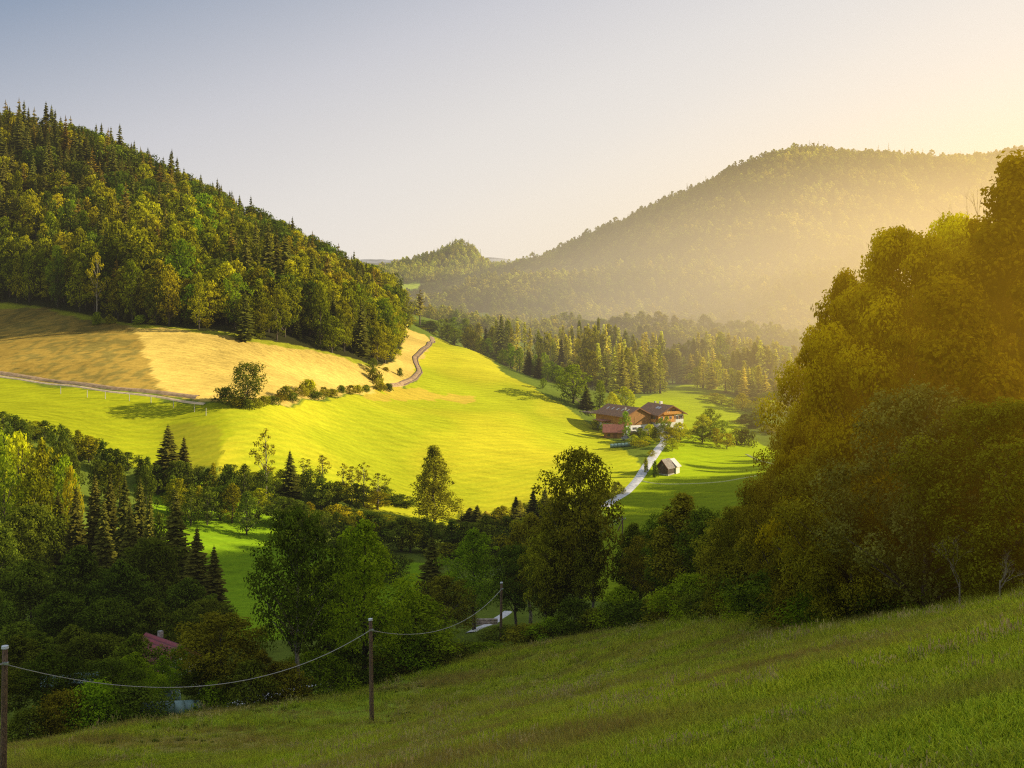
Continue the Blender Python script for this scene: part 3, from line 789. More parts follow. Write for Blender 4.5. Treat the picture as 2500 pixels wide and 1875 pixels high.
# ------------------------------------------------------------------ side valley woods, right of the spur
def row(poly, kindf, n, lab, grp, wr, cat='tree', jit=0.0, y0=None, parts=True):
    """trees along a line given as (u, vtop, Y)"""
    L_ = len(poly)-1
    for i in range(n):
        f = (i+random.uniform(.1, .9))/n*L_; k = min(L_-1, int(f)); t = f-k
        u = poly[k][0]*(1-t)+poly[k+1][0]*t+random.uniform(-1, 1); v = poly[k][1]*(1-t)+poly[k+1][1]*t+random.uniform(-jit, jit); Y = poly[k][2]*(1-t)+poly[k+1][2]*t+random.uniform(-6, 6)
        kind, nm, look = kindf()
        at(u, v, Y, random.uniform(*wr), kind, nm, f'{look} {lab}', nm.replace('_', ' '), f'{look} trees {grp}', parts=parts)
def choose(*opts):
    def f():
        r = random.random(); a = 0
        for w, k, n, l in opts:
            a += w
            if r < a: return k, n, l
        return opts[-1][1:]
    return f
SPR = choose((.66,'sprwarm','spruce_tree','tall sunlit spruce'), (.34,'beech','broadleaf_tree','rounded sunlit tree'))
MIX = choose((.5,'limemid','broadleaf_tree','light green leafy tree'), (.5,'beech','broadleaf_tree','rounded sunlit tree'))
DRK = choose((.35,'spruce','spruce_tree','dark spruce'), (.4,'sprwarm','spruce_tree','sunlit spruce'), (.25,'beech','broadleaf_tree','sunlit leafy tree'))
row([(404,330,705),(420,322,700),(440,316,690),(470,322,690),(500,330,660)], MIX, 15, 'on the saddle beyond the field track', 'on the saddle', (14,22), jit=3)
row([(412,340,650),(440,326,655),(470,330,645),(488,338,640)], MIX, 9, 'just over the brow of the spur', 'just over the brow', (11,17), jit=4)
row([(478,336,660),(500,318,640),(520,325,640),(545,330,620),(565,340,610)], DRK, 16, 'behind the brow of the spur', 'behind the brow of the spur', (12,17), jit=6)
row([(500,345,600),(525,350,585),(545,356,570),(560,370,555),(575,380,540)], choose((.25,'spruce','spruce_tree','dark spruce'),(.75,'limemid','broadleaf_tree','light green leafy tree')), 17, 'at the foot of the spur flank', 'at the foot of the spur', (10,16), jit=5)
row([(540,340,680),(570,325,670),(600,322,660),(640,338,660),(665,332,660)], SPR, 28, 'in the stand beyond the farm', 'beyond the farm', (13,18), jit=5)
row([(545,352,630),(575,335,620),(605,328,610),(640,345,610),(665,350,615)], SPR, 27, 'in the dense stand behind the farm', 'in the stand behind the farm', (13,18), jit=7)
row([(555,370,580),(580,355,575),(610,345,570),(640,352,575),(662,362,580)], SPR, 22, 'at the front of the stand behind the farm', 'front of the stand behind the farm', (13,18), jit=7)
row([(672,345,690),(700,335,690),(730,335,700),(760,340,700),(800,350,700)], SPR, 32, 'on the far bank right of the farm', 'on the far bank', (13,18), jit=5)
row([(665,352,655),(690,352,650),(715,350,650),(745,350,640)], SPR, 18, 'closing the view behind the farm meadow', 'behind the farm meadow', (14,19), jit=5)
row([(735,350,640),(760,345,640),(785,352,640),(815,365,640)], SPR, 22, 'on the bank right of the farm', 'on the bank right of the farm', (14,19), jit=6)
row([(738,372,590),(760,370,590),(785,378,590),(815,385,590)], SPR, 16, 'low on the bank right of the farm', 'low on the bank', (14,20), jit=6)
row([(690,348,720),(740,342,720),(790,350,720)], MIX, 16, 'high on the far bank beyond the spruces', 'high on the far bank', (16,24), jit=5)
row([(735,398,575),(765,392,575),(800,398,570)], MIX, 10, 'on the slope between spruces and stream', 'between spruces and stream', (20,30), jit=5)
row([(690,366,612),(715,364,606),(740,366,600),(760,362,600)], choose((.5,'yelmid','broadleaf_tree','pale yellow green tree'),(.5,'sprwarm','spruce_tree','sunlit spruce')), 10, 'along the upper rim of the farm meadow', 'upper rim of the farm meadow', (14,20), jit=6)
row([(712,392,560),(735,396,545),(760,395,545),(790,400,545),(815,410,540)], choose((1,'yelmid','broadleaf_tree','pale yellow green tree')), 11, 'in the dip right of the farmhouse', 'in the dip right of the farmhouse', (16,24), jit=6)
row([(735,412,520),(760,418,505),(785,425,500),(810,430,500)], choose((.6,'darkmid','broadleaf_tree','shaded dark tree'),(.4,'yelmid','broadleaf_tree','pale yellow green tree')), 9, 'above the stream right of the orchard', 'above the stream right of the orchard', (18,26), jit=6)
row([(560,312,860),(590,322,850),(620,318,840),(650,312,840),(690,316,840),(730,320,840),(770,330,840)], choose((1,'beech','broadleaf_tree','rounded hazy tree')), 26, 'on the low ridge beneath the mountain', 'on the low ridge beneath the mountain', (15,24), jit=5)
row([(560,328,800),(600,332,790),(650,328,790),(700,330,790),(770,342,790)], choose((1,'beech','broadleaf_tree','rounded hazy tree')), 22, 'on the near side of the low ridge', 'on the near side of the low ridge', (15,22), jit=5)
at(501,314,640,17,'spruce','spruce_tree','tall dark spruce standing highest behind the brow of the spur','spruce tree',var=0)
at(573,364,505,36,'limemid','broadleaf_tree','big rounded pale green tree at the foot of the spur above the farm','broadleaf tree',var=2)
at(543,378,520,9,'limemid','broadleaf_tree','small bright round tree on the lower edge of the spur','broadleaf tree',var=0)
at(703,357,610,19,'sprwarm','spruce_tree','lone sunlit spruce on the meadow beyond the farmhouse','spruce tree',var=1)
at(720,335,680,24,'limemid','broadleaf_tree','round bright tree between the spruces beyond the farm','broadleaf tree',var=1)
at(586,385,500,18,'spruce','spruce_tree','spruce beside the log pile behind the barn','spruce tree',var=2)
at(600,380,505,16,'limemid','broadleaf_tree','light tree just behind the barn','broadleaf tree',var=0)
at(625,386,505,26,'yelmid','broadleaf_tree','low bright tree between barn and farmhouse','broadleaf tree',var=0)
at(612,392,500,16,'yelmid','shrub','bright bush behind the barn roof','shrub',var=1)
# tall bare pine on the saddle
t_, c_, H_, R_ = conifer(555, 20, 2.6, 10, 7, 'larch', t0=.55, seg=3, droop=.15, dens=.85, ragged=.4)
PR['lonepine'] = [(t_, c_, H_, R_)]
at(420,289,685,14,'lonepine','pine_tree','tall bare stemmed pine standing alone on the saddle','pine tree')

# ------------------------------------------------------------------ single trees and bushes on the fields
at(97,252,413,20,'sparse','birch_tree','young thin birch lit up in front of the dark wood','birch tree',var=0)
at(245,290,428,21,'spruce','spruce_tree','young spruce standing forward of the wood at the top of the dry field','spruce tree',var=3)
for i, (u, v, Y, w, k, lab) in enumerate([(128,300,418,9,'spruce','small spruce at the top of the dry field beside the thin birch'),
      (176,294,422,9,'spruce','slim spruce at the top of the dry field'), (187,297,424,9,'spruce','slimmer spruce beside its twin at the top of the dry field')]):
    at(u, v, Y, w, k, 'spruce_tree', lab, 'spruce tree', var=i)
for i, (u, v, Y, w, b, lab) in enumerate([(97,312,409,12,2,'low bush at the foot of the thin birch'),(110,314,412,10,3,'second low bush right of the thin birch'),
      (140,315,416,16,2,'spreading bush at the top left of the dry field'),(155,318,418,12,3,'low bush beside the spreading one at the top of the dry field'),
      (167,317,420,10,0,'bush under the slim spruces'),(205,318,424,14,0,'bush at the top of the dry field before the wood'),
      (258,330,436,12,0,'bush right of the young forward spruce'),(336,345,462,8,1,'small round bush alone on the dry field'),
      (386,367,480,7,0,'small bush by the track bend, nearer the wide shrub'),(400,368,486,6,1,'smallest bush by the track bend')]):
    at(u, v, Y, w, 'bush', 'bush', lab, 'bush', var=b)
at(373,358,462,16,'darkmid','small_tree','small leafy tree at the right end of the dry field','tree',var=1)
at(373,369,455,12,'bush','bush','bush at the foot of the small leafy field tree','bush',var=0)
PR['fieldbeech'] = [broad(700, 13, 7, .12, 62, 90, .5, 'dark', prof='umb', clr=.26)]
at(247,362,344,44,'fieldbeech','broadleaf_tree','broad dark tree leaning over the track below the dry field','broadleaf tree')
# hedge bushes below the dry field
hb = [(226,398),(232,402),(238,404),(247,406),(256,405),(263,403),(272,402),(279,398),(285,397),(292,398),(302,394),(309,392),(316,396),(324,393),(332,394),(341,390),(350,391),(358,390),(366,389),(379,383),(380,388),(388,388)]
for i, (u, v) in enumerate(hb):
    X, Y, Z = hit(u, v+3)
    big = i in (0, 8, 10, 11, 19)
    tree('bush', 'hedge_bush', X, Y, random.uniform(2.2, 3)*(1.7 if big else 1), random.uniform(3.5, 5.5)*(1.2 if big else 1),
         ('tall' if big else 'low')+' bush in the hedge between dry field and green pasture', 'bush', ('tall' if big else 'low')+' bushes of the field hedge', var=[1,3,0][i % 3])
for i, (cx, cy) in enumerate([(468,345),(673,375),(812,382),(998,405),(1165,422),(1338,452),(1500,483),(1590,518)]):
    u, v = c5(cx, cy+10); X, Y, Z = hit(u, v)
    o = MB().tube([(0,0,-.3),(0,0,1.5),(.02,0,2.1)], [.11,.10,.09], 6).build('fence_post', M.setdefault('post', plain('weathered_post', (.45,.42,.36), .9)))
    o.location = (X, Y, Z)
    tag(o, 'pale fence post in the shaded pasture below the track', 'fence post', 'fence posts below the track')

# ------------------------------------------------------------------ the belt of trees along the stream
BELT = choose((.7,'darkmid','broadleaf_tree','dark bushy tree'), (.3,'beech','broadleaf_tree','leafy tree with sunlit top'))
row([(-30,405,285),(0,412,282),(40,420,280),(75,428,282),(100,442,284),(130,455,285),(160,462,286)], BELT, 20, 'in the stream belt below the left pasture', 'in the stream belt, left end', (20,30), jit=3)
row([(-30,430,262),(0,432,262),(50,440,262),(100,458,265),(150,470,268)], BELT, 12, 'on the near side of the stream belt, left', 'near side of the stream belt, left', (22,32), jit=4)
row([(150,462,286),(185,464,284),(215,466,286),(250,468,290),(285,470,294)], BELT, 15, 'in the stream belt beneath the pasture corner', 'in the stream belt beneath the pasture corner', (20,30), jit=4)
row([(165,478,272),(200,482,268),(240,488,270),(290,498,275),(330,508,282)], BELT, 14, 'on the near side of the stream belt', 'near side of the stream belt', (24,34), jit=4)
row([(290,470,296),(320,478,298),(350,486,300),(385,492,306),(410,498,310)], BELT, 14, 'in the stream belt below the big pasture', 'in the stream belt below the big pasture', (20,28), jit=6)
row([(330,505,285),(370,515,285),(410,520,288),(450,525,290),(480,522,290)], BELT, 13, 'low in the stream belt', 'low in the stream belt', (26,36), jit=4)
row([(455,515,312),(480,505,312),(510,508,315),(545,500,315),(575,500,312),(600,510,308)], DRK, 15, 'at the right end of the stream belt', 'right end of the stream belt', (18,28), jit=6)
row([(440,545,262),(480,545,258),(520,540,258),(560,545,258),(600,550,255)], BELT, 11, 'in the hollow below the stream belt', 'in the hollow below the stream belt', (30,42), jit=5)
row([(290,508,262),(340,512,262),(390,518,262),(440,520,264),(500,520,264),(560,522,262)], BELT, 20, 'in the shaded middle of the stream belt', 'shaded middle of the stream belt', (30,42), jit=5)
row([(330,545,235),(370,548,235),(400,552,236)], BELT, 5, 'behind the twin ash trees', 'behind the twin ash trees', (28,38), jit=5)
at(168,424,287,36,'nearspruce','spruce_tree','broad dark spruce rising from the stream belt against the pasture','spruce tree',var=0)
at(184,436,289,22,'nearspruce','spruce_tree','narrower dark spruce right of the broad one in the belt','spruce tree',var=1)
at(266,428,292,27,'sparse','tree_with_thin_crown','thin crowned tree on a long bare stem above the belt','tree',var=1)
at(290,450,295,24,'nearspruce','spruce_tree','small pointed tree in the belt right of the thin crowned tree','tree',var=2)
for i, (u, v, w) in enumerate([(303,458,22),(322,455,18),(343,463,18),(352,466,16),(364,462,18),(378,473,22)]):
    at(u, v, 303, w, 'sparse', 'birch_tree', ['slim birch in the belt against the bright pasture'][0], 'birch tree', 'slim birches in the belt against the pasture', var=1+i % 2)
PR['oak'] = [broad(725, 22, 8, .12, 150, 110, .48, 'olive', prof='cone', clr=.22, flat=.8, gaps=.05)]
at(434,445,296,66,'oak','oak_tree','large full crowned tree standing alone against the bright pasture','oak tree')
for i, (u, v, w) in enumerate([(404,508,14),(516,496,20),(533,489,20),(545,487,22),(497,510,14)]):
    at(u, v, 316, w, 'nearspruce', 'spruce_tree', 'short dark spruce at the lower edge of the bright pasture', 'spruce tree', 'short spruces at the lower pasture edge', var=i)

# ------------------------------------------------------------------ lower left woods
for i, (u, v, Y, w) in enumerate([(95,472,228,30),(110,470,230,28),(125,474,226,30),(140,476,228,30),(76,486,224,30),(58,490,226,26),(150,492,222,26),(104,498,215,30),(130,500,212,30)]):
    at(u, v, Y, w, 'nearspruce', 'spruce_tree', 'dark spruce in the tight group left of the lower field', 'spruce tree', 'tight group of dark spruces', var=i)
at(176,488,206,46,'nearspruce','spruce_tree','tallest dark spruce at the left edge of the lower field','spruce tree',var=1)
at(197,526,200,40,'nearspruce','spruce_tree','smaller dark spruce leaning on the tallest one by the lower field','spruce tree',var=2)
at(214,545,196,34,'nearspruce','spruce_tree','slim dark spruce at the corner of the lower field','spruce tree',var=0)
at(160,512,214,20,'darkmid','broadleaf_tree','ragged little tree between the spruces by the lower field','broadleaf tree',var=0)
for i, (u, v, Y, w, k) in enumerate([(-8,425,240,50,'limemid'),(18,430,238,44,'yelmid'),(42,438,236,40,'beech'),(64,455,236,30,'limemid'),(4,455,226,46,'limemid'),(34,468,224,46,'beech'),(70,466,232,26,'yelmid')]):
    at(u, v, Y, w, k, 'broadleaf_tree', ['bright sunlit tree leftmost above the dark spruces','tall glowing yellow green tree above the dark spruces','sunlit leafy tree next to the tall glowing one',
       'small glowing tree nearest the hedge above the spruces','bright tree lower down at the left edge','half shaded tree below the glowing ones','pale feathery tree right of the glowing group'][i], 'broadleaf tree')
for i, (u, v, Y, w) in enumerate([(-10,520,196,70),(28,505,205,60),(80,545,172,74),(30,560,165,72),(150,538,180,66),(120,560,168,66),(188,578,168,62),(205,600,160,54),(-12,585,150,60),(60,592,150,66),(105,600,148,60),(150,598,150,66),(20,622,138,60)]):
    at(u, v, Y, w, 'leftdark', 'broadleaf_tree', ['dark alder at the very edge below the sunlit trees','dark alder right of the edge tree','broad dark alder with a rounded top','dark alder low at the left edge',
       'tall dark alder in front of the spruces','dark alder between two broad ones','dark alder beside the lower field','smaller dark alder at the foot of the lower field','dark alder cut by the frame','dark alder in the second row from the edge',
       'dark alder in the middle of the lower wood','dark alder above the red roofed house','dark alder behind the left yard bushes'][i], 'alder tree', var=i)
row([(0,640,128),(50,632,130),(100,628,128),(140,640,120)], choose((1,'leftdark','broadleaf_tree','shadowy tree')), 5, 'behind the yard left of the red roof', 'behind the yard left of the red roof', (50,64), jit=6)

# ------------------------------------------------------------------ row of trees along the lower meadow edge
at(297,507,100,84,'nearalder','ash_tree','tall ash with a pale bare trunk, left of the pair','ash tree',var=0)
at(364,519,106,92,'nearlime','ash_tree','tall ash with a broad crown, right of the pair','ash tree',var=0)
at(415,592,112,100,'nearlime','willow_tree','rounded dense willow right of the middle pole','willow tree',var=1)
at(330,560,118,80,'leftdark','broadleaf_tree','dark tree filling the gap between the two ashes','broadleaf tree',var=1)
at(474,528,166,60,'nearlime','maple_tree','bright green maple in front of the dark hollow','maple tree',var=0)
at(445,575,150,60,'nearolive','broadleaf_tree','dull tree left of the bright maple','broadleaf tree',var=2)
at(432,535,190,44,'nearspruce','spruce_tree','spreading brownish spruce behind the willow','spruce tree',var=2)
at(530,512,156,62,'nearolive','broadleaf_tree','olive tree left of the tallest tree','broadleaf tree',var=2)
at(552,560,128,56,'nearalder','broadleaf_tree','leafy tree standing in front of the olive one','broadleaf tree',var=2)
at(580,448,126,76,'nearolive','poplar_tree','tallest tree of the row with a twin stem and flat top','poplar tree',var=0)
at(560,500,130,60,'nearolive','poplar_tree','left companion of the tallest tree with a lower crown','poplar tree',var=2)
at(592,515,124,56,'nearolive','poplar_tree','lower tree leaning on the tallest tree of the row','poplar tree',var=1)
at(640,540,128,56,'nearolive','broadleaf_tree','slim tree right of the tallest one','broadleaf tree',var=1)
at(682,492,112,98,'nearolive','broadleaf_tree','spiky topped dark tree below the hut','broadleaf tree',var=1)
at(655,530,118,50,'nearolive','broadleaf_tree','small tree in front of the footpath','broadleaf tree',var=0)
at(722,520,104,66,'nearolive','broadleaf_tree','dark tree right of the spiky topped one','broadleaf tree',var=2)
at(758,488,92,70,'goldlow','broadleaf_tree','brownish tree at the left foot of the golden giants','broadleaf tree',var=0)
at(790,455,84,80,'goldlow','broadleaf_tree','olive brown tree leaning out of the golden group','broadleaf tree',var=1)
at(634,522,124,50,'nearalder','broadleaf_tree','upright leafy tree between the tallest tree and the road bend','broadleaf tree',var=1)
at(738,505,98,62,'nearolive','broadleaf_tree','tall tree beside the brownish tree at the golden group','broadleaf tree',var=2)
at(706,508,108,56,'nearalder','broadleaf_tree','slim tree directly right of the spiky topped one','broadleaf tree',var=0)
at(516,545,152,52,'nearalder','broadleaf_tree','leafy tree behind the far pole','broadleaf tree',var=2)
at(664,512,114,50,'nearalder','broadleaf_tree','leafy tree directly left of the spiky topped one','broadleaf tree',var=2)
at(546,530,126,46,'nearolive','broadleaf_tree','small tree left of the twin stemmed tallest one','broadleaf tree',var=0)
# the giants on the right, golden glow painted into their leaves
at(1022,150,58,330,'gold','maple_tree','biggest golden maple, reaching highest at the right edge','maple tree',var=0)
at(900,226,62,190,'gold','maple_tree','second golden maple, sloping crown left of the biggest','maple tree',var=1)
at(846,268,66,165,'gold','maple_tree','leftmost golden maple with a crown bulging over the woods','maple tree',var=0)
at(962,212,64,150,'gold','maple_tree','golden maple filling the space between the two highest crowns','maple tree',var=1)
at(838,318,68,120,'gold','maple_tree','smaller golden maple behind the leftmost one','maple tree',var=1)
at(850,440,60,150,'goldlow','broadleaf_tree','lower brown green tree beneath the leftmost golden maple','broadleaf tree',var=0)
at(800,420,72,110,'goldlow','broadleaf_tree','lower dark green tree on the left flank of the golden group','broadleaf tree',var=1)
at(925,385,52,170,'whitebeam','whitebeam_tree','whitebeam with silvery leaves in front of the golden maples','whitebeam tree')
at(1010,400,47,190,'goldlow','broadleaf_tree','dark shrubby tree below the biggest maple at the right edge','broadleaf tree',var=0)
# leafless tree reaching above the golden crown
def bare(seed, H=12, spread=.5, r0=.075):
    rd = random.Random(seed); mb = MB()
    def br(p, d, L_, r, dep):
        q = p+d*L_*.5+Vector((rd.uniform(-.1,.1),)*3)*L_*.3; e = p+d*L_
        mb.tube([p, q, e], [r, r*.8, r*.55], 5)
        if dep == 0: return
        for _ in range(rd.choice([2, 3])):
            nd = (d+Vector((rd.uniform(-1,1), rd.uniform(-1,1), rd.uniform(-.3,.6)))*spread).normalized()
            br(p.lerp(e, rd.uniform(.55, 1)), nd, L_*rd.uniform(.55, .8), r*.55, dep-1)
    br(Vector((0,0,0)), Vector((0,0,1)), H*.24, r0, 6)
    return mb
for i, (u, v, Y, w, lab) in enumerate([(993,120,66,0,'leafless grey tree poking above the golden crown'),(1017,112,67,0,'second leafless tree above the golden crown, nearer the frame edge')]):
    X = (u-512)/F*Y; zg = hz(X, Y); zt = -(v-HV)/F*Y; H = zt-zg
    r = empty('bare_tree', (X, Y, zg)); tag(r, lab, 'bare tree')
    MB().tube([(0,0,-.4),(.1,0,H*.3),(0,.1,H*.55)], [.2,.16,.13], 7).build('trunk', M['palebark'], r)
    o = bare(40+i, H*.55).build('branches', M['palebark'], r); o.location = (0, .1, H*.53)
for i, (u, v, Y, w) in enumerate([(960,470,46,0),(1000,500,44,0)]):
    X = (u-512)/F*Y; zt = -(v-HV)/F*Y; zg = hz(X, Y)
    r = bare(60+i, (zt-zg)*.9, .75, .045).build('dead_sapling', M['palebark']); r.location = (X, Y, zg)
    tag(r, ['dead sapling with fine pale twigs before the whitebeam','dead sapling with curling twigs near the right edge'][i], 'sapling')

# shrubs along the meadow edge
SH = []
def shrub(u, vb, Y, h, w, lab, var=0, nm='shrub'):
    X = (u-512)/F*Y
    return tree('nearshrub', nm, X, Y, h, w, lab, 'shrub', var=var, sink=.3)
edge = [(28,728,86),(60,722,87),(95,716,89),(130,712,90),(165,706,97),(215,702,96),(250,697,94),(285,691,96),(320,686,99),(352,681,102),(385,675,106),(405,671,107),(430,667,110),(455,663,112),(480,660,115),(506,655,138),(530,648,118),
        (552,645,117),(575,640,116),(600,634,114),(622,630,112),(645,627,108),(668,624,104),(690,621,98),(712,618,92),(735,615,86),(758,612,80),(780,612,74),(800,618,68),(822,620,63),(845,622,60),(868,617,58),(890,612,57),(912,608,55),(935,606,53),(960,602,51),(985,600,49),(1012,597,47)]
WH = ['beside the left pole','near the left pole','below the yard tarpaulin','left of the wrapped bales','by the wrapped bales','right of the wrapped bales','left of the pale ash trunk','at the foot of the pale ash trunk','between the ash trunks','left of the middle pole',
      'just right of the middle pole','below the willow','under the willow','right of the willow','left of the far pole','around the foot of the far pole','right of the far pole','left of the tallest tree','at the foot of the tallest tree','right of the tallest tree',
      'at the gap right of the tallest tree','below the spiky topped tree','under the spiky topped tree','right of the spiky topped tree','at the middle of the hedge line','at the brownish trees','below the olive brown tree','left of the golden group','at the left foot of the golden group','under the leftmost golden maple',
      'in front of the leftmost golden maple','standing forward into the meadow','below the second golden maple','in front of the second golden maple','under the whitebeam','right of the whitebeam','below the biggest golden maple','at the right frame edge']
for i, (u, vb, Y) in enumerate(edge):
    if i in (4,): continue
    h = random.uniform(2.2, 4.2)*(1.0 if u < 800 else .8); 
    if 440 < u < 515: h *= .5
    shrub(u, vb, Y+2.5, h, random.uniform(4.2, 6.0)*(1 if u < 800 else .8), f"{['dark','olive','fresh green'][i % 3]} shrub on the meadow edge {WH[i]}", i % 3)
# yard bushes lower left
for i, (u, v, Y, w, k, lab) in enumerate([(222,616,102,100,'nearolive','apple tree with a wide crown in front of the red roofed house'),(205,660,100,50,'nearalder','small leafy tree above the wrapped bales'),
      (135,652,106,52,'nearlime','light green tree left of the red roof'),(105,660,102,64,'nearalder','bushy tree below the tarpaulin stack'),(48,650,100,64,'nearalder','bushy tree right of the left pole'),
      (163,655,112,34,'nearlime','small bright tree below the porch of the red roofed house'),(5,668,98,50,'nearalder','bushy tree behind the left pole'),(262,650,98,50,'nearolive','small tree left of the pale ash trunk'),(180,645,118,40,'nearlime','fresh green tree below the red roof'),
      (78,700,93,40,'nearalder','low round tree over the yard wall')]):
    at(u, v, Y, w, k, 'small_tree', lab, 'tree', var=i)

# ------------------------------------------------------------------ buildings
M['wood'] = plain('brown_planks', (.44,.21,.05), .8, .25, 2.0, stripes=(1.3,'X'))
M['orange'] = plain('orange_timber', (.90,.40,.06), .75, .2, 2.0, stripes=(1.1,'X'))
M['white'] = plain('white_plaster', (.88,.85,.80), .9, .05, 1.0)
M['rooftile'] = plain('brown_roof_tiles', (.34,.18,.10), .85, .25, 1.5, stripes=(.9,'Y'))
M['roofred'] = plain('red_brown_roof', (.42,.15,.09), .8, .2, 1.5, stripes=(.9,'Y'))
M['redmetal'] = plain('red_metal_roof', (.33,.045,.05), .55, .12, 1.5, stripes=(.7,'X'))
M['pinktile'] = plain('pink_tiles', (.42,.20,.17), .8, .25, 2, stripes=(1.4,'X'))
M['greyroof'] = plain('weathered_shingles', (.32,.27,.22), .9, .3, 2, stripes=(1.1,'Y'))
M['paleroof'] = plain('pale_sheet_roof', (.75,.66,.55), .6, .12, 1)
M['glass'] = plain('window_glass', (.03,.035,.045), .15, .1, 3)
M['frame'] = plain('window_frame', (.7,.66,.6), .7, .08)
M['shutter'] = plain('wooden_shutter', (.22,.09,.03), .8, .2)
M['stone'] = plain('stone_wall', (.42,.38,.33), .95, .35, 2.5, bump=.8)
M['darkwood'] = plain('dark_planks', (.13,.08,.05), .85, .3, 2, stripes=(1.5,'X'))
M['metal'] = plain('grey_metal', (.5,.5,.5), .4, .1, 3, metal=.6)

def gable_part(name, mat, root, W_, L_, z0, ze, zr, x0=None, x1=None):
    """wall block with a pentagon section; ridge along y"""
    h = W_/2
    return MB().prism([(-h, z0), (h, z0), (h, ze), (0, zr), (-h, ze)], 0, L_).build(name, mat, root, bevel=.03)
def roof_part(root, mat, W_, L_, ze, zr, over=.9, front=1.0, back=.6, th=.22, name='roof'):
    h = W_/2; sl = (zr-ze)/h; e = h+over; z_e = ze-sl*over
    m = MB()
    m.prism([(0, zr+.02), (e, z_e+.02), (e, z_e+.02+th), (0, zr+.02+th)], -front, L_+back)
    m.prism([(0, zr+.02), (0, zr+.02+th), (-e, z_e+.02+th), (-e, z_e+.02)], -front, L_+back)
    r = m.build(name, mat, root)
    for s_ in (-1, 1):     # verge boards
        MB().prism([(0, zr-.2), (s_*e, z_e-.2), (s_*e, z_e+.03+th), (0, zr+.03+th)][::s_], -front-.06, -front-.005).build('verge_board', M['shutter'], root)
    return r
def window(root, x, z, w, h, y=0.0, shutters=True, axis='x', side=-1, panes=2):
    """window in the wall y (facing -y) or in the side wall x=y when axis is 'y'"""
    def place(bx0, bx1, d0, d1, z0, z1, nm, mat, par):
        m = MB()
        if axis == 'x': m.box(bx0, bx1, y+side*max(d0, d1), y+side*min(d0, d1), z0, z1) if side < 0 else m.box(bx0, bx1, y+d0, y+d1, z0, z1)
        else: m.box(y+min(side*d0, side*d1), y+max(side*d0, side*d1), bx0, bx1, z0, z1)
        return m.build(nm, mat, par)
    m = place(x-w/2, x+w/2, .01, .05, z-h/2, z+h/2, 'window', M['glass'], root)
    fr = MB()
    def fb(a, b, c, d):
        if axis == 'x': fr.box(a, b, y-.10 if side < 0 else y+.02, y-.02 if side < 0 else y+.1, c, d)
        else: fr.box(y+min(side*.02, side*.10), y+max(side*.02, side*.10), a, b, c, d)
    t = .09
    fb(x-w/2-t, x-w/2, z-h/2, z+h/2); fb(x+w/2, x+w/2+t, z-h/2, z+h/2); fb(x-w/2-t, x+w/2+t, z+h/2, z+h/2+t); fb(x-w/2-t, x+w/2+t, z-h/2-t, z-h/2)
    for k in range(1, panes): fb(x-w/2+w*k/panes-.03, x-w/2+w*k/panes+.03, z-h/2, z+h/2)
    fr.build('frame', M['frame'], m)
    if shutters:
        for s_ in (-1, 1):
            c = x+s_*(w/2+t+.30); place(c-.27, c+.27, .02, .08, z-h/2, z+h/2, 'shutter', M['shutter'], m)

def site(u, Y): X = (u-512)/F*Y; return X, Y, hz(X, Y)

# farmhouse
X, Y, Z = site(671, 468); Z = -53.1
fh = empty('farmhouse', (X, Y, Z), math.radians(30)); tag(fh, 'orange timber farmhouse with white plastered corner and wide brown gable roof', 'farmhouse')
Wf, Lf = 12.0, 14.0
MB().box(-6, 6, 0, Lf, -3, 2.6).build('ground_floor', M['white'], fh)
MB().box(1.6, 6.0, -.06, 5.5, 2.6, 5.6).build('plastered_corner', M['white'], fh)
h = 5.98
MB().prism([(-h, 2.6), (h, 2.6), (h, 5.9), (0, 9.0), (-h, 5.9)], .02, Lf-.02).build('timber_storey', M['orange'], fh)
roof = roof_part(fh, M['rooftile'], 12, Lf, 5.9, 9.0, over=1.1, front=1.3, back=.8)
MB().box(-.5, .5, 6.0, 7.0, 8.6, 10.2).build('chimney', M['white'], roof)
MB().box(.2, .8, 10.5, 11.1, 8.6, 9.9).build('chimney', M['stone'], roof)
for k in range(2): MB().prism([(-3.2, 7.62), (-1.9, 8.30), (-1.9, 8.36), (-3.2, 7.68)], 3.2+k*1.6, 4.4+k*1.6).build('roof_window', M['metal'], roof)
for x in (2.9, 4.9):
    window(fh, x, 4.3, 1.0, 1.25, y=-.06); window(fh, x, 1.1, 1.0, 1.25, y=0)
for x in (-1.3, 1.3): window(fh, x, 6.9, .8, 1.1, y=.02)
for x in (-4.4, -2.2, -.2): window(fh, x, 4.2, .9, 1.2, y=.02, shutters=False)
for x in (-4.0, -1.2): window(fh, x, 1.2, 1.6, 1.2, y=0, shutters=False, panes=3)
for yy in (2.5, 5.5, 8.5, 11.5): window(fh, yy, 4.2, .9, 1.2, y=-5.98, axis='y', shutters=False)
# balconies
def balcony(x0, x1, z, y=.0, d=1.1):
    b = MB().box(x0, x1, y-d, y-.07, z-.12, z).build('balcony', M['orange'], fh)
    r = MB().box(x0, x1, y-d-.03, y-d+.05, z+.95, z+1.05)
    n = int((x1-x0)/.28)
    for i in range(n): c = x0+.14+i*(x1-x0-.2)/max(1, n-1); r.box(c-.09, c+.09, y-d, y-d+.03, z+.02, z+.95)
    r.build('railing', M['orange'], b)
balcony(-6.0, 1.5, 2.95); balcony(-4.2, 4.2, 5.85)
m = MB().box(-7.2, -6.03, .5, 12, 2.85, 2.95)
b = m.build('balcony', M['orange'], fh); r = MB().box(-7.25, -7.17, .5, 12, 3.85, 3.95)
for i in range(40): c = .6+i*.285; r.box(-7.24, -7.20, c, c+.18, 2.96, 3.85)
r.build('railing', M['orange'], b)
MB().box(-3.6, -2.7, -.06, -.005, -.6, 1.6).build('door', M['shutter'], fh)
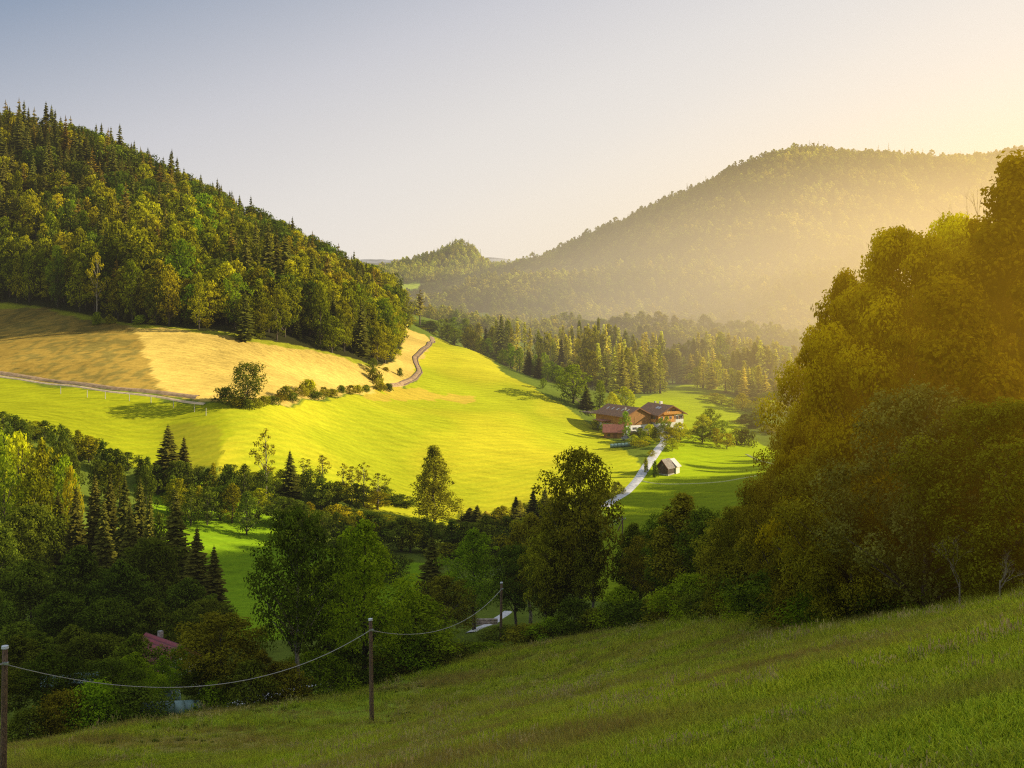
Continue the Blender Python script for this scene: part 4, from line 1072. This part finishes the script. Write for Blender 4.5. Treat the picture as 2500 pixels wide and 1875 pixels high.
for i, (u, Y_) in enumerate([(659,463),(663.5,463)]):
    X, Y, Z = site(u, Y_); p = empty('parasol', (X, Y, Z)); tag(p, ['cream parasol before the farmhouse terrace, left one','cream parasol before the farmhouse terrace, right one'][i], 'parasol')
    MB().tube([(0,0,0),(0,0,2.9)], [.04,.04], 6).build('pole', M['metal'], p)
    n = 8; v = [(0,0,3.1)]+[(1.7*math.cos(a*2*math.pi/n), 1.7*math.sin(a*2*math.pi/n), 2.45) for a in range(n)]
    MB().add(v, [(0, 1+k, 1+(k+1) % n) for k in range(n)]).build('canopy', M['white'], p)
# barn
X, Y, Z = site(638, 464); Z = -53.6
bn = empty('barn', (X, Y, Z), math.radians(32)); tag(bn, 'large brown plank barn with white ground floor and shallow grey brown roof', 'barn')
MB().box(-6, 6, 0, 19, -3, 2.5).build('ground_floor', M['white'], bn)
MB().prism([(-6.1, 2.5), (6.1, 2.5), (6.1, 6.1), (0, 9.0), (-6.1, 6.1)], -.12, 19.1).build('plank_storey', M['wood'], bn)
rf = roof_part(bn, M['rooftile'], 12.2, 19, 6.1, 9.0, over=1.1, front=1.0)
for k in range(5): MB().prism([(-3.4, 7.62), (-2.0, 8.29), (-2.0, 8.35), (-3.4, 7.68)], 2.5+k*3.2, 3.1+k*3.2).build('skylight', M['frame'], rf)
MB().box(-3.0, -2.5, 4, 4.5, 7.0, 9.0).build('vent_pipe', M['metal'], rf)
MB().box(-1.9, 1.9, -.2, -.125, 2.6, 5.6).build('barn_door', M['wood'], bn)
for x in (-4.6, -1.6, 1.3, 4.2): window(bn, x, 1.2, 1.7, .8, y=0, shutters=False, panes=3)
for yy in (3, 7, 11, 15): window(bn, yy, 1.2, 1.2, .7, y=-6, axis='y', shutters=False)
MB().box(-10.4, -6.15, 9.0, 15.5, 3.6, 3.8).build('lean_to_roof', M['roofred'], bn)
for yy in (9.3, 15.0): MB().box(-10.2, -10.0, yy, yy+.2, -3, 3.58).build('post', M['wood'], bn)
# shed with red-brown roof, eaves to the valley
X, Y, Z = site(614, 452); Z = hz(X, Y)-.2
sh = empty('shed', (X, Y, Z), math.radians(90-6)); tag(sh, 'small wooden shed with red brown roof left of the barn', 'shed')
gable_part('wall', M['wood'], sh, 5.4, 7.4, -2, 2.8, 4.9).location = (0, -3.7, 0)
o = roof_part(sh, M['roofred'], 5.4, 7.4, 2.8, 4.9, over=.8, front=.5, back=.5)
for c in list(sh.children):
    if c.name.startswith(('roof', 'verge')): c.location = (0, -3.7, 0)
MB().box(-2.78, -2.71, -1.0, .2, -.1, 1.9).build('door', M['shutter'], sh)
MB().box(-2.78, -2.71, 1.4, 2.4, .9, 1.7).build('window', M['glass'], sh)
# hut by the road
X, Y, Z = site(662.5, 376)
ht = empty('hut', (X, Y, Z), math.radians(-38)); tag(ht, 'small weathered field hut with stone footing beside the road', 'hut')
MB().box(-2.0, 2.0, 0, 4.2, -2.5, .35).build('stone_base', M['stone'], ht)
MB().prism([(-1.9, .35), (1.9, .35), (1.9, 2.5), (0, 4.7), (-1.9, 2.5)], .05, 4.1).build('wall', M['darkwood'], ht)
roof_part(ht, M['greyroof'], 3.8, 4.1, 2.5, 4.7, over=.5, front=.6, back=.1, th=.14)
MB().box(-.35, .35, -.03, .045, 2.7, 3.5).build('hatch', M['greyroof'], ht)
MB().box(-.5, .5, -.03, .045, .4, 2.2).build('door', M['darkwood'], ht)
MB().prism([(-1.5, -1.5), (2.4, -1.5), (2.4, 2.4), (.2, 4.3), (-1.5, 3.0)], 4.25, 6.4).build('annex', M['paleroof'], ht)
MB().prism([(.2, 4.45), (2.9, 2.15), (2.9, 2.27), (.2, 4.6)], 4.15, 6.8).build('annex_roof', M['paleroof'], ht)
at(655,461,373,6,'bush','bush','ivy like bush climbing the left side of the hut','bush',var=1)
at(646,458,378,5,'bush','bush','bush at the roadside behind the hut','bush',var=0)
# red roofed house low on the left
X, Y, Z = site(181, 140); Z = -(637-HV)/F*Y-6.1
rh = empty('house', (X, Y, Z), math.radians(48)); tag(rh, 'house with red metal roof half hidden behind the yard trees', 'house')
gable_part('wall', M['white'], rh, 7.0, 7.0, -4, 2.6, 5.0)
roof_part(rh, M['redmetal'], 7.0, 7.0, 2.6, 5.0, over=.7, front=.6, back=.5)
MB().box(.3, .8, 5, 5.5, 4.2, 5.7).build('chimney', M['stone'], rh)
MB().prism([(-6.2, 1.2), (-3.8, 2.55), (-3.8, 2.65), (-6.2, 1.32)], -1, 6).build('porch_roof', M['pinktile'], rh)
for x in (-1.8, 1.8): window(rh, x, 1.2, 1, 1.2, y=0)
for yy in (2, 5.5): window(rh, yy, 1.2, 1, 1.2, y=-3.5, axis='y')

# cars
def car(name, u, Y, rz, col, label, var=0):
    X, Y, Z = site(u, Y); r = empty(name, (X, Y, Z+.05), rz); tag(r, label, 'car', 'cars parked at the farm')
    paint = M.setdefault('paint_'+col, plain('car_paint_'+col, {'white':(.75,.75,.75),'black':(.03,.03,.035),'brown':(.16,.07,.04),'grey':(.35,.36,.38)}[col], .3, .03))
    side = [(-2.1,.35),(2.1,.35),(2.15,.75),(1.95,.95),(1.15,1.02),(.75,1.05),(-1.7,1.12),(-2.1,.95)]
    def sec(poly, w): return [(x, z) for x, z in poly]
    m = MB(); 
    n = len(side); v = [(x, -.86, z) for x, z in side]+[(x, .86, z) for x, z in side]
    m.add(v, [tuple(range(n)), tuple(range(2*n-1, n-1, -1))]+[(i, i+n, (i+1) % n+n, (i+1) % n) for i in range(n)])
    m.build('body', paint, r, bevel=.08)
    gl = [(-1.95,1.08),(1.0,1.04),(.35,1.5),(-1.5,1.52)]; n = 4
    v = [(x, -.80+(.14 if z > 1.3 else 0), z) for x, z in gl]+[(x, .80-(.14 if z > 1.3 else 0), z) for x, z in gl]
    MB().add(v, [(0,1,2,3), (7,6,5,4)]+[(i, i+n, (i+1) % n+n, (i+1) % n) for i in range(n)]).build('windows', M['glass'], r)
    MB().box(-1.45, .3, -.64, .64, 1.505, 1.56).build('roof', paint, r)
    for x in (-1.3, 1.35):
        for s_ in (-1, 1):
            w = MB().tube([(x, s_*.70, .33), (x, s_*.90, .33)], [.33, .33], 14).build('wheel', M.setdefault('tyre', plain('tyre', (.02,.02,.02), .9)), r)
            MB().tube([(x, s_*.895, .33), (x, s_*.92, .33)], [.2, .19], 10).build('rim', M['metal'], w)
    for s_ in (-.6, .6): MB().box(2.08, 2.17, s_-.16, s_+.16, .62, .78).build('headlight', M['frame'], r)
car('car', 670, 446, math.radians(160), 'white', 'white car parked on the right side of the farm road')
car('car', 668.5, 455, math.radians(165), 'black', 'black car parked above the white one beside the farm road')
car('car', 634.5, 458, math.radians(10), 'brown', 'dark brown car in front of the barn, by the leafy column tree')
car('car', 644, 457, math.radians(10), 'brown', 'dark car in front of the barn nearest the road')
car('car', 627, 444, math.radians(5), 'grey', 'grey car behind the wrapped silage row')

# wrapped silage and bales
M['foil'] = plain('pale_green_foil', (.22,.33,.28), .35, .15, 2.5)
M['foild'] = plain('dark_green_foil', (.08,.14,.11), .35, .3, 2.0)
def bale(X, Y, r, L_, az, mat, label, grp, z=None):
    prof = [0.0, .6, .84, .96, 1.0, 1.0, .96, .84, .6, 0.0]; xs_ = [-.5, -.5, -.46, -.38, -.26, .26, .38, .46, .5, .5]
    m = MB().tube([(x*L_, 0, 0) for x in xs_], [max(.01, p*r) for p in prof], 18)
    o = m.build('silage_bale', mat, smooth=True); o.location = (X, Y, (hz(X, Y) if z is None else z)+r*.93); o.rotation_euler = (0, 0, az)
    return tag(o, label, 'silage bale', grp)
for i in range(6):
    X, Y, Z = site(612+i*3.6, 428); bale(X, Y, .75, 1.35, .05, M['foil'], 'pale green wrapped bale in the row below the farm shed', 'wrapped bales below the farm')
for i, (u, Y, dz, mt, lb) in enumerate([(148,94,0,'foild','dark wrapped bale at the left end of the front row'),(157,94.6,0,'foild','second dark wrapped bale in the front row'),(167,95.2,0,'foild','third dark wrapped bale in the front row'),
     (177,96.5,0,'foil','shiny pale green bale right of the dark ones'),(187,97.5,0,'foil','shiny pale bale next to the dark shrub'),(196,98.5,0,'foil','last shiny bale of the front row'),
     (166,112,1.0,'foild','bale on the raised back row, left'),(174,113,1.0,'foil','bale on the raised back row, right'),(206,101,.4,'foil','white green bale glimpsed under the apple tree')]):
    X = (u-512)/F*Y; zt = -((707 if i < 6 else 700)-HV)/F*Y
    z = -((719 if i < 6 else 708)-i*.6-HV)/F*Y
    bale(X, Y, .68, 1.25, math.radians(15), M[mt], lb, None, z=max(z, hz(X, Y)))
# covered wood stack with tarpaulin
X, Y, Z = site(70, 104); z0 = -(690-HV)/F*Y
ws = empty('wood_stack', (X, Y, z0), math.radians(20)); tag(ws, 'stack of firewood under a pale green tarpaulin at the left yard', 'wood stack')
MB().box(-2.2, 2.2, -.8, .8, min(-.5, Z-z0), .9).build('logs', M['wood'], ws)
MB().prism([(-1.2, .8), (0, 1.35), (1.2, .8), (1.2, .85), (0, 1.42), (-1.2, .85)], -2.4, 2.4).build('tarpaulin', M['foil'], ws).rotation_euler = (0, 0, math.pi/2)
# log pile behind the shed
lp = empty('log_pile', px_poly([(590,414)])[0]); tag(lp, 'heap of felled trunks on the slope left of the barn', 'log pile')
mm = plain('cut_logs', (.40,.30,.22), .9, .3, 2)
for i in range(16):
    a = math.radians(-35+random.uniform(-18, 18)); L_ = random.uniform(2.5, 4.5); x, y, z = random.uniform(-3.5, 3.5), random.uniform(-2, 2), random.uniform(.2, 1.2)
    r = random.uniform(.10, .2)
    MB().tube([(x-math.cos(a)*L_, y-math.sin(a)*L_, z), (x+math.cos(a)*L_, y+math.sin(a)*L_, z+random.uniform(-.2, .3))], [r, r*.7], 7).build('log', mm, lp)
X, Y, Z = site(487, 181)
lp2 = empty('log_pile', (X, Y, Z)); tag(lp2, 'small stack of grey logs beside the lane behind the far pole', 'log pile')
for i in range(9):
    MB().tube([(-1.6, (i % 4)*.4-.6, .2+(i//4)*.36), (1.6, (i % 4)*.4-.5, .2+(i//4)*.36)], [.2, .18], 8).build('log', mm, lp2)
# tree stump by the meadow edge
X, Y, Z = hit(330, 690); o = MB().tube([(0,0,-.3),(0,0,.5),(0,0,1.0)], [.42,.34,.36], 10).build('tree_stump', M['palebark']); o.location = (X, Y+1, hz(X, Y+1)); tag(o, 'pale sawn tree stump at the meadow edge between the ashes', 'tree stump')

# ------------------------------------------------------------------ orchard and garden around the farm
OR = [(702,426,440,24,'darkmid','fruit_tree','dark fruit tree with a clear trunk in the orchard',1),(727,433,432,20,'yelmid','fruit_tree','small fruit tree low in the orchard with a thin trunk',0),
 (745,429,448,20,'bush','bush','dark round bush at the right end of the orchard',1),(736,428,452,18,'yelmid','fruit_tree','pale fruit tree left of the dark round bush',2),
 (722,420,458,20,'limemid','fruit_tree','light green fruit tree in the middle of the orchard',0),(710,408,465,24,'limemid','broadleaf_tree','tallest light green tree right of the farmhouse',1),
 (703,414,462,18,'yelmid','broadleaf_tree','bright tree touching the right corner of the farmhouse',0),(695,426,458,11,'yelmid','bush','bright bush in front of the farmhouse corner',1),
 (667,416,460,9,'limemid','broadleaf_tree','round tree hiding the middle of the farmhouse',2),(661,418,461,10,'limemid','bush','bush left of the round tree before the farmhouse',0),
 (626,411,447,12,'limemid','broadleaf_tree','leafy column tree between shed and barn',0),(650,424,440,20,'yelmid','bush','big yellow bush below the barn cars',1),(640,428,438,14,'limemid','bush','green bush left of the big yellow one',0),
 (656,427,436,12,'darkmid','bush','darker bush right of the big yellow one',0),(634,435,425,14,'yelmid','bush','yellow bush at the end of the bale row',1),(646,436,420,20,'yelmid','bush','yellow garden bush above the road fork',2),
 (640,440,412,20,'yelmid','bush','lowest garden bush left of the road',0),(650,443,415,12,'limemid','bush','garden bush nearest the road',2),(671,427,425,26,'yelmid','broadleaf_tree','glowing yellow tree right of the road above the hut',1),
 (672,438,408,18,'yelmid','broadleaf_tree','lower glowing yellow tree just above the hut',2),(680,422,440,20,'yelmid','broadleaf_tree','yellow green tree right of the white car',0),(652,450,398,10,'yelmid','bush','bush between road and hut roof',1),
 (716,428,438,16,'yelmid','fruit_tree','small fruit tree in the second orchard line',1),(596,420,470,10,'bush','bush','bush behind the shed',0),(604,424,458,8,'bush','bush','bush at the left corner of the shed',2),
 (596,512,338,22,'darkmid','shrub','shrub on the steep bank below the road bend',2),(617,482,352,16,'bush','shrub','brownish shrub on the bank left of the road',3),(606,497,345,18,'bush','shrub','lower brownish shrub on the bank left of the road',3)]
for (u, v, Y, w, k, nm, lab, var) in OR: at(u, v, Y, w, k, nm, lab, nm.replace('_', ' '), var=var, hmin=1.6)

# ------------------------------------------------------------------ poles and cables
M['polewood'] = bark_mat('pole_wood', (.10,.055,.03), (.25,.15,.085), 6)
M['cap'] = plain('pole_cap', (.75,.75,.75), .5, .05)
M['cable'] = plain('cable_sheath', (.42,.40,.37), .55, .1, 40)
poles = []
for (u, v, Y, r, lab) in [(5,648,55,.145,'wooden cable pole cut by the left frame edge, thickest looking'),(370.5,620,84,.14,'wooden cable pole standing in the middle of the meadow slope'),(501.5,583,140,.15,'farthest wooden cable pole, its foot hidden by shrubs')]:
    X = (u-512)/F*Y; zt = -(v-HV)/F*Y; zg = hz(X, Y)
    p = empty('cable_pole', (X, Y, zg)); tag(p, lab, 'pole', None)
    H = zt-zg; k = 5; lean = [.12, -.1, .1][len(poles)]
    MB().tube([(lean*(i/k-1), 0, -.6+(H+.6)*i/k) for i in range(k+1)], [r*(1.2-.35*i/k) for i in range(k+1)], 12).build('post', M['polewood'], p, smooth=True)
    MB().tube([(0,0,H-.02),(0,0,H+.10),(0,0,H+.12)], [r*1.15, r*1.05, .02], 12).build('cap', M['cap'], p)
    MB().box(-.05, .22, -r-.06, -r+.05, H-.72, H-.60).build('bracket', M['metal'], p)
    poles.append((X, Y, zt-.66, r))
def span(a, b, sag, r, label, end=(0,0,0)):
    n = 40; pts = []
    for i in range(n+1):
        t = i/n; pts.append((a[0]*(1-t)+b[0]*t, a[1]*(1-t)+b[1]*t-.2, a[2]*(1-t)+b[2]*t-sag*4*t*(1-t)))
    return tag(MB().tube(pts, [r]*(n+1), 6).build('overhead_cable', M['cable'], smooth=True), label, 'cable')
span(poles[0], poles[1], 2.3, .023, 'sagging cable between the left pole and the middle pole')
span(poles[1], poles[2], 2.0, .028, 'cable running from the middle pole to the far pole')
span((poles[0][0]-22, poles[0][1]-12, poles[0][2]+1.5), poles[0], 1.2, .04, 'short piece of cable leaving the frame left of the left pole')
# power line pole in the hollow below the hut
X, Y = (622.5-512)/F*262, 262; zt = -(516-HV)/F*Y; zg = hz(X, Y)
p = empty('power_pole', (X, Y, zg)); tag(p, 'small power pole with insulators below the footpath', 'power pole')
H = zt-zg
MB().tube([(0,0,-.5),(0,0,H)], [.2,.14], 8).build('post', M['polewood'], p)
MB().tube([(-1.0,0,H-3.2),(0,0,H-.9)], [.13,.11], 8).build('brace', M['polewood'], p)
MB().box(-.75, .75, -.07, .07, H-.75, H-.6).build('crossarm', M['polewood'], p)
for x in (-.65, 0, .65): MB().tube([(x,0,H-.6),(x,0,H-.35)], [.08,.05], 7).build('insulator', M['cap'], p)
for i, dx in enumerate((-.65, 0, .65)):
    b = P(440+i*2, 580+i*2, 200)
    span((X+dx, Y, zt-.3), (b[0], b[1], b[2]), 2.2, .016, ['uppermost thin power wire behind the far pole','middle thin power wire behind the far pole','lowest thin power wire behind the far pole'][i])

# ------------------------------------------------------------------ grass of the near meadow
def clump(seed, n=34, h=.3, spread=.17, w=.009):
    rng = np.random.default_rng(seed); V = []; T = []
    for _ in range(n):
        x, y = rng.normal(0, spread, 2); a = rng.uniform(0, 6.28); hh = h*rng.uniform(.45, 1.25); ln = hh*rng.uniform(.15, .6); b = rng.uniform(0, 6.28)
        dx, dy = math.cos(a)*w, math.sin(a)*w; lx, ly = math.cos(b)*ln, math.sin(b)*ln; t = rng.uniform(0, 1)
        V += [(x-dx, y-dy, -.03), (x+dx, y+dy, -.03), (x+dx*.8+lx*.35, y+dy*.8+ly*.35, hh*.6), (x-dx*.8+lx*.35, y-dy*.8+ly*.35, hh*.6)]; T.append(t*.7)
        V += [(x-dx*.8+lx*.35, y-dy*.8+ly*.35, hh*.6), (x+dx*.8+lx*.35, y+dy*.8+ly*.35, hh*.6), (x+lx+dx*.1, y+ly, hh), (x+lx-dx*.1, y+ly, hh)]; T.append(min(1, t+.2))
    V = np.array(V); return mesh_np('grass_clump', V, np.arange(len(V)), 4, [M['grass']], tone=T)
gc = bpy.data.collections.new('grass_clumps')
for i in range(5):
    o = bpy.data.objects.new('grass_clump', clump(900+i, 26, [.22,.28,.2,.32,.42][i])); gc.objects.link(o)
def weed(seed, kind):
    rng = np.random.default_rng(seed); V = []; T = []
    if kind == 'stalk':
        for _ in range(7):
            x, y = rng.normal(0, .12, 2); b = rng.uniform(0, 6.28); hh = rng.uniform(.35, .62); l = hh*rng.uniform(.05, .25); lx, ly = math.cos(b)*l, math.sin(b)*l
            V += [(x-.004, y, 0), (x+.004, y, 0), (x+lx+.003, y+ly, hh), (x+lx-.003, y+ly, hh)]; T.append(.6)
            for a in (0, 1.57):
                dx, dy = math.cos(a)*.016, math.sin(a)*.016
                V += [(x+lx-dx, y+ly-dy, hh-.02), (x+lx+dx, y+ly+dy, hh-.02), (x+lx*1.1+dx*.4, y+ly*1.1+dy*.4, hh+.10), (x+lx*1.1-dx*.4, y+ly*1.1-dy*.4, hh+.10)]; T.append(1)
    else:
        for i in range(16):
            a = i*2.4; l = rng.uniform(.10, .24); z = rng.uniform(.02, .16); w = l*.30; dx, dy = math.cos(a), math.sin(a)
            V += [(0, 0, .01), (dx*l*.5-dy*w, dy*l*.5+dx*w, z), (dx*l, dy*l, z*.8), (dx*l*.5+dy*w, dy*l*.5-dx*w, z)]; T.append(rng.uniform(.1, .5))
    V = np.array(V); return mesh_np('weed', V, np.arange(len(V)), 4, [M['straw'] if kind == 'stalk' else M['dark']], tone=T)
M['straw'] = leaf_mat('grass_seed_heads', (.25,.22,.06), (.62,.50,.24), trans=.3)
for i in range(2): gc.objects.link(bpy.data.objects.new('grass_clump_weed', weed(950+i, 'stalk')))
for i in range(2): gc.objects.link(bpy.data.objects.new('grass_clump_weed', weed(960+i, 'leafy')))
px, py, ps = [], [], []
for (ya, yb, n, s0) in [(5, 22, 24000, .5), (22, 45, 40000, .75), (45, 72, 36000, 1.05), (72, 118, 24000, 1.35)]:
    y = np.sqrt(RNG.uniform(ya**2, yb**2, n)); x = RNG.uniform(-.47, .47, n)*y
    px.append(x); py.append(y); ps.append(s0*RNG.uniform(.6, 1.3, n))
px, py, ps = map(np.concatenate, (px, py, ps)); pz = height(px, py)
# keep to the meadow side of its lower edge
el = sorted([((u-512)/F*Y, Y) for u, v, Y in edge]); ye = np.interp(px, [a for a, b in el], [b for a, b in el])
k = (py < ye+2) & (pz > -37.5); px, py, ps, pz = px[k], py[k], ps[k], pz[k]
tall = vnoise(px/4+3, py/4, 51)**2
n = len(px); sc_ = np.stack([ps, ps, ps*(.45+.9*tall)], -1)
scatter('grass', np.stack([px, py, pz], -1), RNG.uniform(0, 6.28, n), sc_, np.where(vnoise(px/2.5, py/2.5, 77)*RNG.uniform(0, 1, n) > .62, RNG.integers(5, 9, n), RNG.integers(0, 5, n)), gc, 'short green meadow grass with taller tufts on the near slope', 'grass')

# ------------------------------------------------------------------ haze
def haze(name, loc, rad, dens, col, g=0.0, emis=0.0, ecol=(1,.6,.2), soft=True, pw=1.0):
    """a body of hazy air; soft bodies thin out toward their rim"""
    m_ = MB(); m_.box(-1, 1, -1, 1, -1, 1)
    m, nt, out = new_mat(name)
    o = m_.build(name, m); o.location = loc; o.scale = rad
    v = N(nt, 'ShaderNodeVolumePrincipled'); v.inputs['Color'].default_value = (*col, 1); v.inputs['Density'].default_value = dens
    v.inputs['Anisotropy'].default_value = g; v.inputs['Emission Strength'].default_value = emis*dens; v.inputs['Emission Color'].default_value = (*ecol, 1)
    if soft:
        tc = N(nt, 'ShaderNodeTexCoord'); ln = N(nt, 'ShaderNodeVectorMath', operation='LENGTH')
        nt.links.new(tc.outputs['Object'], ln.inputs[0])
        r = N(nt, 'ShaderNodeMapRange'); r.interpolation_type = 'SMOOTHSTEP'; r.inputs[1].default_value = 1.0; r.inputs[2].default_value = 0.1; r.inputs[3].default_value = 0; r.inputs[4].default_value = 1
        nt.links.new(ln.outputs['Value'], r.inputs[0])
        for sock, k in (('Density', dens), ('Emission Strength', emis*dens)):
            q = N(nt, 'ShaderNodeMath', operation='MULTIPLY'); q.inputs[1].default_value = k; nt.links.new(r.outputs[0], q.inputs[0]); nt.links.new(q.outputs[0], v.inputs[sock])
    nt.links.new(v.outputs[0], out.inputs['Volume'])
    return tag(o, kind='structure')
haze('haze', (0, 1500, 150), (3500, 1495, 260), .00004, (.2, .18, .15), emis=.62, ecol=(1, .9, .76), soft=False)
haze('sunlit_haze', (480, 980, -130), (780, 820, 320), .0040, (.25, .22, .16), emis=.84, ecol=(1, .79, .50))  # valley haze brightened mostly by its own added emission
haze('golden_haze', (40, 58, 1), (41, 54, 19), .0031, (.25, .17, .05), emis=3.9, ecol=(1, .54, .03))  # self-glowing air added to give the right-hand maples a warm glow

# ------------------------------------------------------------------ sky, sun, camera
w = bpy.data.worlds.new('World'); SC.world = w; w.use_nodes = True
nt = w.node_tree; nt.nodes.clear(); L = nt.links.new
out = nt.nodes.new('ShaderNodeOutputWorld'); bg = nt.nodes.new('ShaderNodeBackground')
sky = nt.nodes.new('ShaderNodeTexSky'); sky.sky_type = 'NISHITA'; sky.sun_disc = False
sky.sun_elevation = SUN_EL; sky.sun_rotation = SUN_AZ; sky.dust_density = 3.0; sky.air_density = 1.0
tc = nt.nodes.new('ShaderNodeTexCoord'); sx = nt.nodes.new('ShaderNodeSeparateXYZ'); L(tc.outputs['Generated'], sx.inputs[0])
# hazy evening tint: paler toward the horizon and toward the sun, bluer high up and away from it
a = nt.nodes.new('ShaderNodeMath'); a.operation = 'MULTIPLY_ADD'; a.inputs[1].default_value = -.72; L(sx.outputs['X'], a.inputs[0])
zz = nt.nodes.new('ShaderNodeMath'); zz.operation = 'MULTIPLY'; zz.inputs[1].default_value = 1.75; L(sx.outputs['Z'], zz.inputs[0]); L(zz.outputs[0], a.inputs[2])
cr = nt.nodes.new('ShaderNodeValToRGB'); e = cr.color_ramp.elements
mr = nt.nodes.new('ShaderNodeMapRange'); mr.inputs[1].default_value = -.4; mr.inputs[2].default_value = .8; L(a.outputs[0], mr.inputs[0]); L(mr.outputs[0], cr.inputs[0])
e[0].position = 0.0; e[0].color = (.95, .88, .76, 1); e[1].position = 1.0; e[1].color = (.36, .43, .55, 1)  # overhead end lightened as added fill for the shaded ground
for pos, c in ((.333, (.92,.85,.76,1)), (.43, (.90,.83,.75,1)), (.54, (.80,.76,.73,1)), (.68, (.60,.60,.65,1)), (.90, (.20,.28,.42,1))):
    q = e.new(pos); q.color = c
sk = nt.nodes.new('ShaderNodeMix'); sk.data_type = 'RGBA'; sk.inputs[0].default_value = .12
sm = nt.nodes.new('ShaderNodeMix'); sm.data_type = 'RGBA'; sm.blend_type = 'MULTIPLY'; sm.inputs[0].default_value = 1.0
L(sky.outputs[0], sk.inputs[7]); 
up = nt.nodes.new('ShaderNodeMix'); up.data_type = 'RGBA'; up.blend_type = 'MULTIPLY'; up.inputs[0].default_value = 1.0; up.inputs[7].default_value = (10, 10, 10, 1)
L(cr.outputs[0], up.inputs[6]); L(up.outputs[2], sk.inputs[6]); L(sk.outputs[2], bg.inputs[0]); bg.inputs[1].default_value = .108
L(bg.outputs[0], out.inputs[0])

sl = bpy.data.lights.new('sun', 'SUN'); sl.energy = 6.0; sl.angle = math.radians(.55); sl.color = (1, .86, .60)
so = bpy.data.objects.new('sun', sl); COL.objects.link(so)
so.rotation_euler = Vector(SDIR).to_track_quat('Z', 'Y').to_euler(); so.location = (300, 0, 200)

cam = bpy.data.cameras.new('camera'); co = bpy.data.objects.new('camera', cam); COL.objects.link(co)
cam.sensor_width = 36; cam.lens = F/1024*36; co.rotation_euler = (math.pi/2, 0, 0)
cam.shift_y = (HV-384)/1024; cam.clip_start = .5; cam.clip_end = 30000
SC.camera = co
SC.view_settings.view_transform = 'Standard'; SC.view_settings.look = 'None'; SC.view_settings.exposure = 0; SC.view_settings.gamma = 1
SC.render.engine = 'CYCLES'
cy = SC.cycles; cy.use_denoising = False; cy.filter_width = 1.2; cy.max_bounces = 5; cy.diffuse_bounces = 2; cy.glossy_bounces = 2; cy.transmission_bounces = 4; cy.volume_bounces = 1; cy.transparent_max_bounces = 4
cy.use_adaptive_sampling = True; cy.adaptive_threshold = .01
